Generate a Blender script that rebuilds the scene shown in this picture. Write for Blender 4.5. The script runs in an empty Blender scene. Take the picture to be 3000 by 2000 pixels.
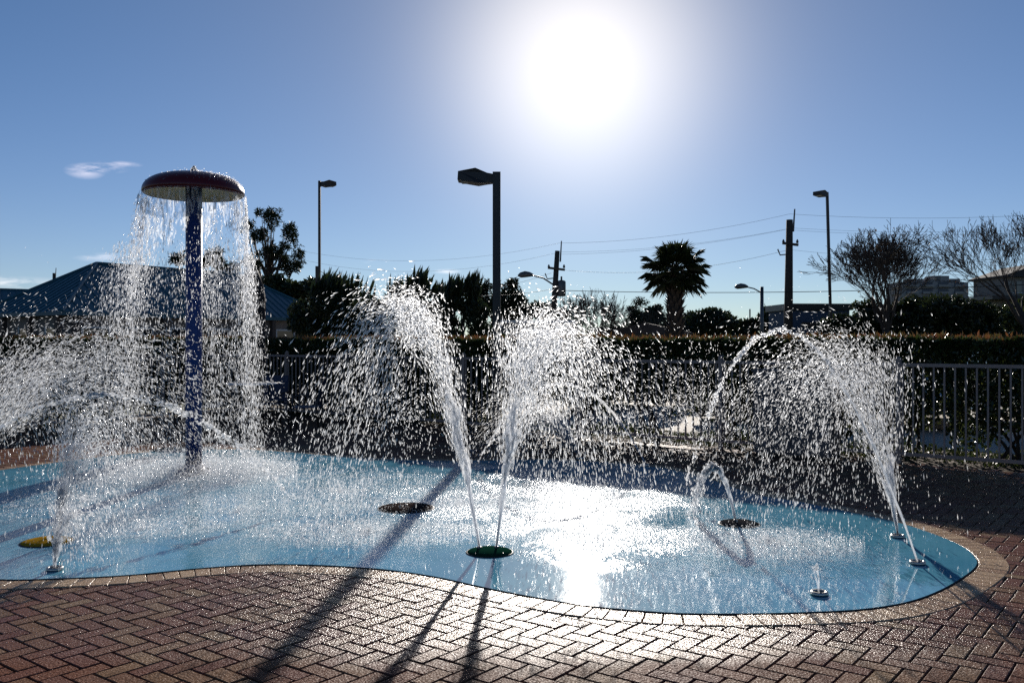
import bpy, bmesh, math, random
import numpy as np
from mathutils import Vector, Matrix

random.seed(7); RNG = np.random.default_rng(11)
sc = bpy.context.scene; COL = sc.collection
# ------------------------------------------------------------------ camera
cam = bpy.data.cameras.new('camera'); co = bpy.data.objects.new('camera', cam); COL.objects.link(co); sc.camera = co
co.location = (0, 0, 1.6); co.rotation_euler = (math.radians(90), 0, 0)
cam.lens = 31.8; cam.sensor_width = 36; cam.clip_end = 6000; cam.clip_start = 0.05
F = 2650.0; CH = 1.6
# ------------------------------------------------------------------ world and sun
S = Vector((203, 2650, 805)).normalized()
w = bpy.data.worlds.new('World'); sc.world = w; w.use_nodes = True
def build_world():
    nt = w.node_tree; N = nt.nodes; L = nt.links
    sky = N.new('ShaderNodeTexSky'); sky.sky_type = 'NISHITA'; sky.sun_disc = False
    sky.sun_elevation = math.asin(S.z); sky.sun_rotation = math.atan2(S.x, S.y)
    sky.air_density = 0.8; sky.dust_density = 0; sky.ozone_density = 6; sky.altitude = 0
    bg = N['Background']; tn = N.new('ShaderNodeMix'); tn.data_type = 'RGBA'; tn.blend_type = 'MULTIPLY'; tn.inputs[0].default_value = 1; tn.inputs[7].default_value = (.78, 1, 1.0, 1); L.new(sky.outputs[0], tn.inputs[6]); L.new(tn.outputs[2], bg.inputs[0]); bg.inputs[1].default_value = 0.057
    tc = N.new('ShaderNodeTexCoord')
    def M(op, a, b=None, clamp=False):
        n = N.new('ShaderNodeMath'); n.operation = op; n.use_clamp = clamp
        for i, x in enumerate((a, b)):
            if x is None: continue
            if isinstance(x, (int, float)): n.inputs[i].default_value = x
            else: L.new(x, n.inputs[i])
        return n.outputs[0]
    nv = N.new('ShaderNodeVectorMath'); nv.operation = 'NORMALIZE'; L.new(tc.outputs['Generated'], nv.inputs[0])
    d = N.new('ShaderNodeVectorMath'); d.operation = 'DOT_PRODUCT'
    L.new(nv.outputs[0], d.inputs[0]); d.inputs[1].default_value = S
    ang = M('MULTIPLY', M('ARCCOSINE', M('MINIMUM', d.outputs['Value'], 1.0)), 180 / math.pi)
    glows = []                                   # forward-scattered glow of the air round the sun
    for a, k, c, pw in [(0.57, 7.0, (1, .90, .74), 2), (0.25, 13.0, (1, .74, .34), 1)]:
        bgl = N.new('ShaderNodeBackground'); bgl.inputs[0].default_value = (*c, 1); glows.append(bgl)
        L.new(M('MULTIPLY', M('EXPONENT', M('MULTIPLY', M('POWER', M('DIVIDE', ang, k), pw), -1)), a), bgl.inputs[1])
    sx = N.new('ShaderNodeSeparateXYZ'); L.new(nv.outputs[0], sx.inputs[0])
    el = M('MAXIMUM', sx.outputs[2], 0.0)
    hz = M('MULTIPLY', M('EXPONENT', M('MULTIPLY', el, -1 / .12)), .19)
    bg3 = N.new('ShaderNodeBackground'); bg3.inputs[0].default_value = (1, .36, .06, 1); L.new(hz, bg3.inputs[1])
    # a few thin wisps of cirrus low in the sky
    mp = N.new('ShaderNodeMapping'); L.new(nv.outputs[0], mp.inputs[0]); mp.inputs[3].default_value = (9, 9, 40)
    mp.inputs[2].default_value = (0, math.radians(-14), 0)
    nz = N.new('ShaderNodeTexNoise'); L.new(mp.outputs[0], nz.inputs[0]); nz.inputs['Scale'].default_value = 2.2
    nz.inputs['Detail'].default_value = 7; nz.inputs['Roughness'].default_value = .62
    wis = None
    for (u, v, ru, rv, amt) in [(248, 502, 52, 22, .8), (300, 492, 70, 15, .8), (352, 480, 60, 9, .7), (280, 757, 70, 11, .5), (310, 748, 40, 9, .4), (20, 828, 190, 20, .75), (1310, 795, 45, 9, .6), (1100, 765, 70, 8, .4)]:
        dv = Vector((u - 1500, F, 1000 - v)).normalized()
        su = N.new('ShaderNodeVectorMath'); su.operation = 'SUBTRACT'; L.new(nv.outputs[0], su.inputs[0]); su.inputs[1].default_value = dv
        ml = N.new('ShaderNodeVectorMath'); ml.operation = 'MULTIPLY'; L.new(su.outputs[0], ml.inputs[0])
        ml.inputs[1].default_value = (F / ru, F / ru, F / rv)
        ln = N.new('ShaderNodeVectorMath'); ln.operation = 'LENGTH'; L.new(ml.outputs[0], ln.inputs[0])
        m = M('MULTIPLY', M('SUBTRACT', 1.0, ln.outputs['Value'], True), amt)
        wis = m if wis is None else M('ADD', wis, m)
    cl = M('MULTIPLY', M('MULTIPLY', M('SUBTRACT', nz.outputs[0], .44, True), 5.5, True), wis)
    bg4 = N.new('ShaderNodeBackground'); bg4.inputs[0].default_value = (.55, .43, .36, 1); L.new(cl, bg4.inputs[1])
    last = bg.outputs[0]
    for b in (*glows, bg3, bg4):
        ad = N.new('ShaderNodeAddShader'); L.new(last, ad.inputs[0]); L.new(b.outputs[0], ad.inputs[1]); last = ad.outputs[0]
    L.new(last, N['World Output'].inputs[0])
build_world()
sl = bpy.data.lights.new('sun', 'SUN'); sl.energy = 5.0; sl.angle = math.radians(.53); sl.color = (1, .93, .84)
so = bpy.data.objects.new('sun', sl); COL.objects.link(so); so.rotation_euler = S.to_track_quat('Z', 'Y').to_euler(); so.location = (5, 30, 20)
vs = sc.view_settings; vs.view_transform = 'Standard'; vs.look = 'None'; vs.exposure = 0.45; vs.gamma = 1; vs.use_curve_mapping = False
sc.cycles.use_denoising = False
sc.cycles.transparent_max_bounces = 24; sc.cycles.max_bounces = 8
sc.cycles.caustics_reflective = False; sc.cycles.caustics_refractive = False
sc.cycles.sample_clamp_indirect = 4

# ------------------------------------------------------------------ helpers
def g(u, v): k = v - 1000.0; return ((u - 1500) * CH / k, F * CH / k)         # pixel on the ground -> X, Y
def at(u, v, Y): return Vector(((u - 1500) * Y / F, Y, CH + (1000 - v) * Y / F))   # pixel at a known distance
def tag(o, label=None, cat=None, group=None, kind=None):
    if label: o['label'] = label
    if cat: o['category'] = cat
    if group: o['group'] = group
    if kind: o['kind'] = kind
    return o
def empty(name, loc, rz=0, label=None, cat=None, group=None):
    o = bpy.data.objects.new(name, None); COL.objects.link(o); o.location = loc; o.rotation_euler = (0, 0, rz); o.empty_display_size = .2
    return tag(o, label, cat, group)
class MB:
    """collects verts and faces (in the parent's local space unless given world points with an origin)"""
    def __init__(s): s.v = []; s.f = []; s.n = 0
    def add(s, verts, faces):
        n = s.n; s.v.extend([tuple(p) for p in verts]); s.f.extend([tuple(i + n for i in q) for q in faces]); s.n += len(verts); return s
    def box(s, c, d, R=None):
        x, y, z = (k / 2 for k in d); P = [Vector((a * x, b * y, e * z)) for e in (-1, 1) for b in (-1, 1) for a in (-1, 1)]
        if R: P = [R @ p for p in P]
        c = Vector(c)
        return s.add([p + c for p in P], [(0, 2, 3, 1), (4, 5, 7, 6), (0, 1, 5, 4), (2, 6, 7, 3), (0, 4, 6, 2), (1, 3, 7, 5)])
    def tube(s, pts, rad, n=6, cap=True):
        pts = [Vector(p) for p in pts]; V = []; Fc = []
        for i, p in enumerate(pts):
            t = (pts[min(i + 1, len(pts) - 1)] - pts[max(i - 1, 0)])
            t = t.normalized() if t.length > 1e-9 else Vector((0, 0, 1))
            a = t.cross(Vector((0, 0, 1)) if abs(t.z) < .95 else Vector((1, 0, 0))).normalized(); b = t.cross(a)
            r = float(rad[i] if hasattr(rad, '__len__') else rad)
            for k in range(n):
                th = 2 * math.pi * k / n; V.append(p + r * (math.cos(th) * a + math.sin(th) * b))
        for i in range(len(pts) - 1):
            for k in range(n):
                k2 = (k + 1) % n; Fc.append((i * n + k, i * n + k2, (i + 1) * n + k2, (i + 1) * n + k))
        if cap: Fc.append(tuple(range(n - 1, -1, -1))); Fc.append(tuple(range((len(pts) - 1) * n, len(pts) * n)))
        return s.add(V, Fc)
    def lathe(s, prof, n=32, c=(0, 0, 0), closed=False):
        V = [(c[0] + r * math.cos(2 * math.pi * k / n), c[1] + r * math.sin(2 * math.pi * k / n), c[2] + z) for r, z in prof for k in range(n)]
        m = len(prof); Fc = []
        for i in range(m if closed else m - 1):
            j = (i + 1) % m
            for k in range(n): k2 = (k + 1) % n; Fc.append((i * n + k, i * n + k2, j * n + k2, j * n + k))
        if not closed:
            Fc.append(tuple(range(n - 1, -1, -1))); Fc.append(tuple(range((m - 1) * n, m * n)))
        return s.add(V, Fc)
    def prism(s, poly, y0, y1):
        """poly in x,z extruded along y"""
        n = len(poly); V = [(x, y0, z) for x, z in poly] + [(x, y1, z) for x, z in poly]
        return s.add(V, [tuple(range(n)), tuple(range(2 * n - 1, n - 1, -1))] + [(i, i + n, (i + 1) % n + n, (i + 1) % n) for i in range(n)])
    def mesh(s, name):
        m = bpy.data.meshes.new(name); m.from_pydata(s.v, [], s.f); m.validate(); m.update(); return m
    def build(s, name, mat, parent=None, smooth=False, loc=None):
        o = bpy.data.objects.new(name, s.mesh(name)); COL.objects.link(o); o.data.materials.append(mat)
        if smooth: o.data.shade_smooth()
        if parent: o.parent = parent
        if loc is not None: o.location = loc
        return o
def np_mesh(name, V, Q, mat, parent=None, smooth=False, loc=None):
    """V (n,3), Q (m,k) index array with constant k"""
    m = bpy.data.meshes.new(name); V = np.asarray(V, np.float32); Q = np.asarray(Q, np.int32); k = Q.shape[1]
    m.vertices.add(len(V)); m.vertices.foreach_set('co', V.ravel()); m.loops.add(Q.size); m.loops.foreach_set('vertex_index', Q.ravel())
    m.polygons.add(len(Q)); m.polygons.foreach_set('loop_start', np.arange(0, Q.size, k, dtype=np.int32))
    m.update(calc_edges=True); m.validate()
    o = bpy.data.objects.new(name, m); COL.objects.link(o); m.materials.append(mat)
    if smooth: m.shade_smooth()
    else: m.shade_flat()
    if parent: o.parent = parent
    if loc is not None: o.location = loc
    return o
def copy_tree(o, parent=None):
    c = o.copy(); COL.objects.link(c); c.parent = parent
    for ch in [x for x in KIDS.get(o.name, [])]: copy_tree(ch, c)
    return c
KIDS = {}
def index_kids():
    KIDS.clear()
    for o in COL.objects:
        if o.parent: KIDS.setdefault(o.parent.name, []).append(o)

# ------------------------------------------------------------------ materials
def mat(name, col, rough=.6, metal=0, spec=.5, noise=0, nscale=20, bump=0, bscale=60, coat=0, crough=.1, col2=None):
    m = bpy.data.materials.new(name); m.use_nodes = True; nt = m.node_tree; b = nt.nodes['Principled BSDF']
    b.inputs['Base Color'].default_value = (*col, 1); b.inputs['Roughness'].default_value = rough; b.inputs['Metallic'].default_value = metal
    b.inputs['Specular IOR Level'].default_value = spec; b.inputs['Coat Weight'].default_value = coat; b.inputs['Coat Roughness'].default_value = crough
    tc = nt.nodes.new('ShaderNodeTexCoord')
    if noise or col2:
        n = nt.nodes.new('ShaderNodeTexNoise'); n.inputs['Scale'].default_value = nscale; n.inputs['Detail'].default_value = 5; n.inputs['Roughness'].default_value = .6
        nt.links.new(tc.outputs['Object'], n.inputs[0])
        r = nt.nodes.new('ShaderNodeValToRGB'); c2 = col2 or tuple(min(1, c * (1 + noise)) for c in col); c1 = col if col2 else tuple(c * (1 - noise) for c in col)
        r.color_ramp.elements[0].position = .33; r.color_ramp.elements[1].position = .67
        r.color_ramp.elements[0].color = (*c1, 1); r.color_ramp.elements[1].color = (*c2, 1)
        nt.links.new(n.outputs[0], r.inputs[0]); nt.links.new(r.outputs[0], b.inputs['Base Color'])
    if bump:
        n2 = nt.nodes.new('ShaderNodeTexNoise'); n2.inputs['Scale'].default_value = bscale; n2.inputs['Detail'].default_value = 3
        nt.links.new(tc.outputs['Object'], n2.inputs[0])
        bp = nt.nodes.new('ShaderNodeBump'); bp.inputs['Strength'].default_value = bump; bp.inputs['Distance'].default_value = .01
        nt.links.new(n2.outputs[0], bp.inputs['Height']); nt.links.new(bp.outputs[0], b.inputs['Normal'])
    return m
def leaf_mat(name, c1, c2, trans=.35, gloss=.25, rough=.35):
    m = bpy.data.materials.new(name); m.use_nodes = True; nt = m.node_tree; N = nt.nodes; L = nt.links
    b = N['Principled BSDF']; b.inputs['Roughness'].default_value = rough; b.inputs['Specular IOR Level'].default_value = gloss
    ge = N.new('ShaderNodeNewGeometry'); r = N.new('ShaderNodeValToRGB'); r.color_ramp.elements[0].color = (*c1, 1); r.color_ramp.elements[1].color = (*c2, 1)
    L.new(ge.outputs['Random Per Island'], r.inputs[0]); L.new(r.outputs[0], b.inputs['Base Color'])
    t = N.new('ShaderNodeBsdfTranslucent'); L.new(r.outputs[0], t.inputs[0]); mx = N.new('ShaderNodeMixShader'); mx.inputs[0].default_value = trans
    L.new(b.outputs[0], mx.inputs[1]); L.new(t.outputs[0], mx.inputs[2]); L.new(mx.outputs[0], N['Material Output'].inputs[0])
    return m
def water_mat(name, clear=.5, rough=.12, fwd=.36):
    m = bpy.data.materials.new(name); m.use_nodes = True; nt = m.node_tree; N = nt.nodes; L = nt.links
    N.remove(N['Principled BSDF'])
    tp = N.new('ShaderNodeBsdfTransparent'); tp.inputs[0].default_value = (.97, .98, 1, 1)
    tl = N.new('ShaderNodeBsdfTranslucent'); tl.inputs[0].default_value = (.95, .96, .97, 1)
    gl = N.new('ShaderNodeBsdfGlossy'); gl.inputs['Roughness'].default_value = rough; gl.inputs[0].default_value = (.95, .95, .95, 1)
    rf = N.new('ShaderNodeBsdfRefraction'); rf.inputs['Roughness'].default_value = .6; rf.inputs['IOR'].default_value = 1.22
    m0 = N.new('ShaderNodeMixShader'); m0.inputs[0].default_value = fwd; L.new(tl.outputs[0], m0.inputs[1]); L.new(rf.outputs[0], m0.inputs[2])
    m1 = N.new('ShaderNodeMixShader'); m1.inputs[0].default_value = .15; L.new(m0.outputs[0], m1.inputs[1]); L.new(gl.outputs[0], m1.inputs[2])
    ge = N.new('ShaderNodeNewGeometry'); rd = N.new('ShaderNodeMapRange'); rd.inputs[3].default_value = clear - .16; rd.inputs[4].default_value = min(clear + .26, .9); L.new(ge.outputs['Random Per Island'], rd.inputs[0])
    m2 = N.new('ShaderNodeMixShader'); L.new(rd.outputs[0], m2.inputs[0]); L.new(m1.outputs[0], m2.inputs[1]); L.new(tp.outputs[0], m2.inputs[2])
    L.new(m2.outputs[0], N['Material Output'].inputs[0]); return m

# pad outline, from the photograph, on the ground
PADPX = [(0,1700),(172,1697),(318,1691),(425,1683),(574,1668),(746,1656),(891,1656),(1033,1663),(1159,1674),(1293,1695),(1427,1725),(1600,1758),(1737,1779),(1878,1792),(2012,1800),(2215,1800),(2368,1796),(2521,1788),(2655,1767),(2751,1733),(2827,1689),(2862,1656),(2852,1630),(2816,1601),(2731,1565),(2628,1532),(2483,1501),(2337,1471),(2234,1455),(2165,1436),(2051,1396),(1974,1379),(1878,1365),(1706,1352),(1553,1348),(1331,1352),(1083,1346),(930,1333),(796,1322),(700,1318),(560,1318),(383,1330),(230,1348),(115,1363),(0,1379),(-200,1412),(-380,1460),(-440,1530),(-360,1620),(-180,1680)]
PAD = [g(*p) for p in PADPX]
def smooth_closed(P, step):
    n = len(P); out = []
    for i in range(n):
        p0, p1, p2, p3 = (np.array(P[(i + k) % n]) for k in (-1, 0, 1, 2))
        for t in np.linspace(0, 1, 12, endpoint=False):
            out.append(.5 * ((2 * p1) + (-p0 + p2) * t + (2 * p0 - 5 * p1 + 4 * p2 - p3) * t * t + (-p0 + 3 * p1 - 3 * p2 + p3) * t ** 3))
    out = np.array(out)
    for _ in range(6): out = (np.roll(out, 1, 0) + 2 * out + np.roll(out, -1, 0)) / 4
    d = np.linalg.norm(np.roll(out, -1, 0) - out, axis=1); s = np.concatenate([[0], np.cumsum(d)]); m = int(s[-1] / step)
    q = np.linspace(0, s[-1], m, endpoint=False); cl = np.vstack([out, out[:1]])
    return np.stack([np.interp(q, s, cl[:, 0]), np.interp(q, s, cl[:, 1])], 1)
OUT = smooth_closed(PAD, .104)
def normals(P):
    t = np.roll(P, -1, 0) - np.roll(P, 1, 0); t /= np.linalg.norm(t, axis=1)[:, None]
    return np.stack([t[:, 1], -t[:, 0]], 1)
NRM = normals(OUT)
area = .5 * np.sum(OUT[:, 0] * np.roll(OUT[:, 1], -1) - np.roll(OUT[:, 0], -1) * OUT[:, 1])
if area < 0: NRM = -NRM
def inside(px, py, P):
    x, y = P[:, 0], P[:, 1]; x2, y2 = np.roll(x, -1), np.roll(y, -1)
    c = ((y > py) != (y2 > py)) & (px < (x2 - x) * (py - y) / (y2 - y + 1e-12) + x); return bool(np.sum(c) % 2)
def pad_dist(px, py):
    d = np.hypot(OUT[:, 0] - px, OUT[:, 1] - py).min(); return -d if inside(px, py, OUT) else d

# ------------------------------------------------------------------ setting materials
def paver_mat(name, cols, wet=True):
    m = bpy.data.materials.new(name); m.use_nodes = True; nt = m.node_tree; N = nt.nodes; L = nt.links; b = N['Principled BSDF']
    ge = N.new('ShaderNodeNewGeometry'); oi = N.new('ShaderNodeObjectInfo')
    ad = N.new('ShaderNodeMath'); ad.operation = 'ADD'; L.new(ge.outputs['Random Per Island'], ad.inputs[0]); L.new(oi.outputs['Random'], ad.inputs[1])
    fr = N.new('ShaderNodeMath'); fr.operation = 'FRACT'; L.new(ad.outputs[0], fr.inputs[0])
    r = N.new('ShaderNodeValToRGB'); e = r.color_ramp.elements
    e[0].color = (*cols[0], 1); e[1].color = (*cols[-1], 1)
    for i, c in enumerate(cols[1:-1]): k = e.new((i + 1) / (len(cols) - 1)); k.color = (*c, 1)
    L.new(fr.outputs[0], r.inputs[0])
    n = N.new('ShaderNodeTexNoise'); n.inputs['Scale'].default_value = 95; n.inputs['Detail'].default_value = 4; n.inputs['Roughness'].default_value = .7; L.new(ge.outputs['Position'], n.inputs[0])
    mr = N.new('ShaderNodeMapRange'); mr.inputs[1].default_value = .3; mr.inputs[2].default_value = .72; mr.inputs[3].default_value = .45; mr.inputs[4].default_value = 1.45; L.new(n.outputs[0], mr.inputs[0])
    mm = N.new('ShaderNodeMix'); mm.data_type = 'RGBA'; mm.blend_type = 'MULTIPLY'; mm.inputs[0].default_value = 1
    L.new(r.outputs[0], mm.inputs[6]); L.new(mr.outputs[0], mm.inputs[7]); L.new(mm.outputs[2], b.inputs['Base Color'])
    # large stains
    n1 = N.new('ShaderNodeTexNoise'); n1.inputs['Scale'].default_value = 1.1; n1.inputs['Detail'].default_value = 4; L.new(ge.outputs['Position'], n1.inputs[0])
    # wetness: soaked near the pad, drying towards the camera, with an uneven front
    sp = N.new('ShaderNodeSeparateXYZ'); L.new(ge.outputs['Position'], sp.inputs[0])
    m1 = N.new('ShaderNodeMath'); m1.operation = 'MULTIPLY_ADD'; L.new(n1.outputs[0], m1.inputs[0]); m1.inputs[1].default_value = 1.1; L.new(sp.outputs[1], m1.inputs[2])
    wt = N.new('ShaderNodeMapRange'); wt.inputs[1].default_value = 4.95; wt.inputs[2].default_value = 5.4; L.new(m1.outputs[0], wt.inputs[0])
    fa_ = N.new('ShaderNodeMapRange'); fa_.inputs[1].default_value = 11.2; fa_.inputs[2].default_value = 12.6; fa_.inputs[3].default_value = 1; fa_.inputs[4].default_value = .12; L.new(sp.outputs[1], fa_.inputs[0])
    wm = N.new('ShaderNodeMath'); wm.operation = 'MULTIPLY'; L.new(wt.outputs[0], wm.inputs[0]); L.new(fa_.outputs[0], wm.inputs[1]); wt = wm
    rr = N.new('ShaderNodeMapRange'); rr.inputs[3].default_value = .55; rr.inputs[4].default_value = .27; L.new(wt.outputs[0], rr.inputs[0]); L.new(rr.outputs[0], b.inputs['Roughness'])
    sv = N.new('ShaderNodeMapRange'); sv.inputs[3].default_value = .05; sv.inputs[4].default_value = .25; L.new(wt.outputs[0], sv.inputs[0])
    n3 = N.new('ShaderNodeTexNoise'); n3.inputs['Scale'].default_value = 95; n3.inputs['Detail'].default_value = 3; n3.inputs['Roughness'].default_value = .75; L.new(ge.outputs['Position'], n3.inputs[0])
    sm = N.new('ShaderNodeMapRange'); sm.inputs[1].default_value = .47; sm.inputs[2].default_value = .60; sm.inputs[3].default_value = .06; sm.inputs[4].default_value = 1.0; L.new(n3.outputs[0], sm.inputs[0])
    ms = N.new('ShaderNodeMath'); ms.operation = 'MULTIPLY'; L.new(sm.outputs[0], ms.inputs[0]); L.new(sv.outputs[0], ms.inputs[1]); L.new(ms.outputs[0], b.inputs['Specular IOR Level'])
    n2 = N.new('ShaderNodeTexNoise'); n2.inputs['Scale'].default_value = 85; n2.inputs['Detail'].default_value = 4; L.new(ge.outputs['Position'], n2.inputs[0])
    bp = N.new('ShaderNodeBump'); bp.inputs['Strength'].default_value = 1; bp.inputs['Distance'].default_value = .007; L.new(n2.outputs[0], bp.inputs['Height']); L.new(bp.outputs[0], b.inputs['Normal'])
    return m
MAT = {}
MAT['paver'] = paver_mat('paver_clay', [(.135, .056, .037), (.175, .078, .049), (.145, .062, .048), (.205, .118, .066), (.15, .066, .043), (.235, .15, .086)])
MAT['border'] = paver_mat('paver_tan', [(.40, .27, .17), (.50, .35, .22), (.33, .21, .135), (.46, .31, .19)])
MAT['bed'] = mat('joint_sand', (.022, .016, .012), .95, noise=.4, nscale=60)

def pad_mat():
    m = bpy.data.materials.new('wet_blue_pad'); m.use_nodes = True; nt = m.node_tree; N = nt.nodes; L = nt.links; b = N['Principled BSDF']
    ge = N.new('ShaderNodeNewGeometry'); pos = ge.outputs['Position']
    n = N.new('ShaderNodeTexNoise'); n.inputs['Scale'].default_value = 1.3; n.inputs['Detail'].default_value = 6; L.new(pos, n.inputs[0])
    r = N.new('ShaderNodeValToRGB'); r.color_ramp.elements[0].position = .3; r.color_ramp.elements[1].position = .7
    r.color_ramp.elements[0].color = (.075, .265, .39, 1); r.color_ramp.elements[1].color = (.12, .345, .46, 1); L.new(n.outputs[0], r.inputs[0]); L.new(r.outputs[0], b.inputs['Base Color'])
    b.inputs['Roughness'].default_value = .7; b.inputs['Specular IOR Level'].default_value = .0; b.inputs['Coat Weight'].default_value = 1; b.inputs['Coat IOR'].default_value = 1.33; b.inputs['Coat Roughness'].default_value = .045
    def M(op, a, bb=None, clamp=False):
        q = N.new('ShaderNodeMath'); q.operation = op; q.use_clamp = clamp
        for i, x in enumerate((a, bb)):
            if x is None: continue
            if isinstance(x, (int, float)): q.inputs[i].default_value = x
            else: L.new(x, q.inputs[i])
        return q.outputs[0]
    ag = None                                    # how much the falling water stirs the film
    for (u, v, rad, a) in [(1700, 1420, 3.0, 1.0), (1250, 1470, 2.6, .9), (560, 1400, 3.0, .9), (2250, 1600, 1.1, .8), (900, 1560, 1.5, .6), (350, 1530, 1.5, .5), (1850, 1580, 1.2, .8)]:
        x, y = g(u, v)
        dn = N.new('ShaderNodeVectorMath'); dn.operation = 'DISTANCE'; L.new(pos, dn.inputs[0]); dn.inputs[1].default_value = (x, y, 0)
        t = M('MULTIPLY', M('SUBTRACT', 1.0, M('DIVIDE', dn.outputs['Value'], rad), True), a)
        ag = t if ag is None else M('MAXIMUM', ag, t)
    ag = M('POWER', ag, .7)
    nb_ = N.new('ShaderNodeTexNoise'); nb_.inputs['Scale'].default_value = 1.6; nb_.inputs['Detail'].default_value = 4; nb_.inputs['Distortion'].default_value = .6; L.new(pos, nb_.inputs[0])
    br = N.new('ShaderNodeMapRange'); br.inputs[1].default_value = .40; br.inputs[2].default_value = .60; br.inputs[3].default_value = .22; br.inputs[4].default_value = 1.15; L.new(nb_.outputs[0], br.inputs[0]); ag = M('MULTIPLY', ag, br.outputs[0])
    def nz(scale, det, sx=1):
        q = N.new('ShaderNodeTexNoise'); q.inputs['Scale'].default_value = scale; q.inputs['Detail'].default_value = det
        mp = N.new('ShaderNodeMapping'); mp.inputs[3].default_value = (1, sx, 1); L.new(pos, mp.inputs[0]); L.new(mp.outputs[0], q.inputs[0]); return q.outputs[0]
    h = M('ADD', M('MULTIPLY', nz(20, 4), M('MULTIPLY', ag, .016)), M('ADD', M('MULTIPLY', nz(75, 2), M('MULTIPLY', ag, .0075)), M('ADD', M('MULTIPLY', nz(5, 3, .6), .0012), M('MULTIPLY', nz(50, 2, .6), .00018))))
    L.new(M('ADD', .04, M('MULTIPLY', ag, .10)), b.inputs['Coat Roughness'])
    bp = N.new('ShaderNodeBump'); bp.inputs['Strength'].default_value = 1; bp.inputs['Distance'].default_value = 1.0; L.new(h, bp.inputs['Height'])
    L.new(bp.outputs[0], b.inputs['Coat Normal'])
    return m
MAT['pad'] = pad_mat()
MAT['pad_edge'] = mat('shaded_rubber_edge', (.012, .013, .015), .8)  # near-black puts the shade on the raised lip's face into its colour
MAT['concrete'] = mat('parking_concrete', (.36, .32, .27), .85, noise=.18, nscale=.8, bump=.3, bscale=30)
MAT['soil'] = mat('mulch_soil', (.05, .033, .02), .95, col2=(.12, .075, .04), nscale=9, bump=.8, bscale=40)
MAT['grass'] = mat('distant_grass', (.045, .06, .022), .95, col2=(.08, .085, .035), nscale=.4)
MAT['water'] = water_mat('spray_water'); MAT['stream'] = water_mat('stream_water', .50, .08, .25); MAT['sheet'] = water_mat('sheet_water', .6, .08, .0)

# ------------------------------------------------------------------ ground, paving, pad
AX = Vector((.794, -.608, 0)); BX = Vector((.608, .794, 0))          # the two paver directions; the fence follows the first
MB().add([(-3000, -3000, -.11), (3000, -3000, -.11), (3000, 3000, -.11), (-3000, 3000, -.11)], [(0, 1, 2, 3)]).build('ground', MAT['grass'])['kind'] = 'structure'
FC = Vector((5.13, 11.9, 0))                                          # a point on the fence line
def fl(t, off=0, z=0): p = FC + AX * t + BX * off; return Vector((p.x, p.y, z))
CORN = fl(-13.6)                                                      # fence corner far left
def fb(s, off=0, z=0): p = CORN - BX * s - AX * off; return Vector((p.x, p.y, z))   # second run, coming towards the camera
# parking lot slab behind the hedge
MB().add([fl(60, 2.1, -.02), fl(60, 26, -.02), fl(-60, 26, -.02), fl(-60, 2.1, -.02)], [(0, 1, 2, 3)]).build('parking_lot', MAT['concrete'])['kind'] = 'structure'
MB().add([fl(30, .2, -.012), fl(30, 2.1, -.012), fl(-15.7, 2.1, -.012), fl(-15.7, .2, -.012)], [(0, 1, 2, 3)]).build('planting_bed', MAT['soil'])['kind'] = 'structure'
MB().add([fb(-.2, .2, -.014), fb(-.2, 2.1, -.014), fb(30, 2.1, -.014), fb(30, .2, -.014)], [(0, 3, 2, 1)]).build('planting_bed', MAT['soil'])['kind'] = 'structure'
a0, a1, a2, a3 = fl(30, .2, -.016), fl(-13.8, .2, -.016), fb(34, .2, -.016), Vector((12, -14, -.016))
paving = MB().add([a0, a1, a2, (-16, -14, -.016), a3, (24, -14, -.016)], [(0, 1, 2, 3, 4, 5)]).build('paving', MAT['bed']); paving['kind'] = 'structure'

# herringbone pavers
W = .1065; GAP = .008; TH = .045
def paver_mesh(lx, ly, z=0.0, ch=.0045, dz=.004):
    hx, hy = lx / 2, ly / 2; V = []
    for (x, y, zz) in ((hx, hy, z - TH), (hx, hy, z - dz), (hx - ch, hy - ch, z)):
        V += [(-x, -y, zz), (x, -y, zz), (x, y, zz), (-x, y, zz)]
    Fc = [(8, 9, 10, 11)]
    for k in (0, 4):
        for i in range(4): j = (i + 1) % 4; Fc.append((k + i, k + j, k + 4 + j, k + 4 + i))
    return np.array(V), Fc
PV, PF = paver_mesh(2 * W - GAP, W - GAP)
CLEAR = .205
ang_a = math.atan2(AX.y, AX.x); ang_b = math.atan2(BX.y, BX.x)
cand = []
for i in range(-170, 130):
    for j in range(-20, 190):
        d = (i - j) % 4
        if d == 0: cx, cy, rot = (i + 1) * W, (j + .5) * W, ang_a
        elif d == 3: cx, cy, rot = (i + .5) * W, (j + 1) * W, ang_b
        else: continue
        x = AX.x * cx + BX.x * cy; y = AX.y * cx + BX.y * cy
        if y < 3.6: continue
        u = 1500 + F * x / y
        if u < -260 or u > 3260: continue
        if (Vector((x, y, 0)) - FC).dot(BX) > .05 or (Vector((x, y, 0)) - CORN).dot(-AX) > .05: continue
        cand.append((x, y, rot))
C = np.array(cand); keep = []
for x, y, rot in cand:
    d = pad_dist(x, y)
    if d > .12: keep.append((x, y, rot, d))
keep.sort(key=lambda k: (math.hypot(k[0], k[1])) if abs(k[0] / k[1]) < .585 and k[3] > .2 and k[1] > 4.1 else 99)
pm = bpy.data.meshes.new('paver'); pm.from_pydata([tuple(v) for v in PV], [], PF); pm.update(); pm.materials.append(MAT['paver'])
for k, (x, y, rot, d) in enumerate(keep[:300]):
    o = bpy.data.objects.new('paver', pm); COL.objects.link(o); o.parent = paving
    o.location = (x + random.gauss(0, .0008), y + random.gauss(0, .0008), random.gauss(0, .0011)); o.rotation_euler = (random.gauss(0, .004), random.gauss(0, .004), rot + random.gauss(0, .005))
rest = keep[300:]; n = len(rest); R = np.array(rest)
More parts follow.
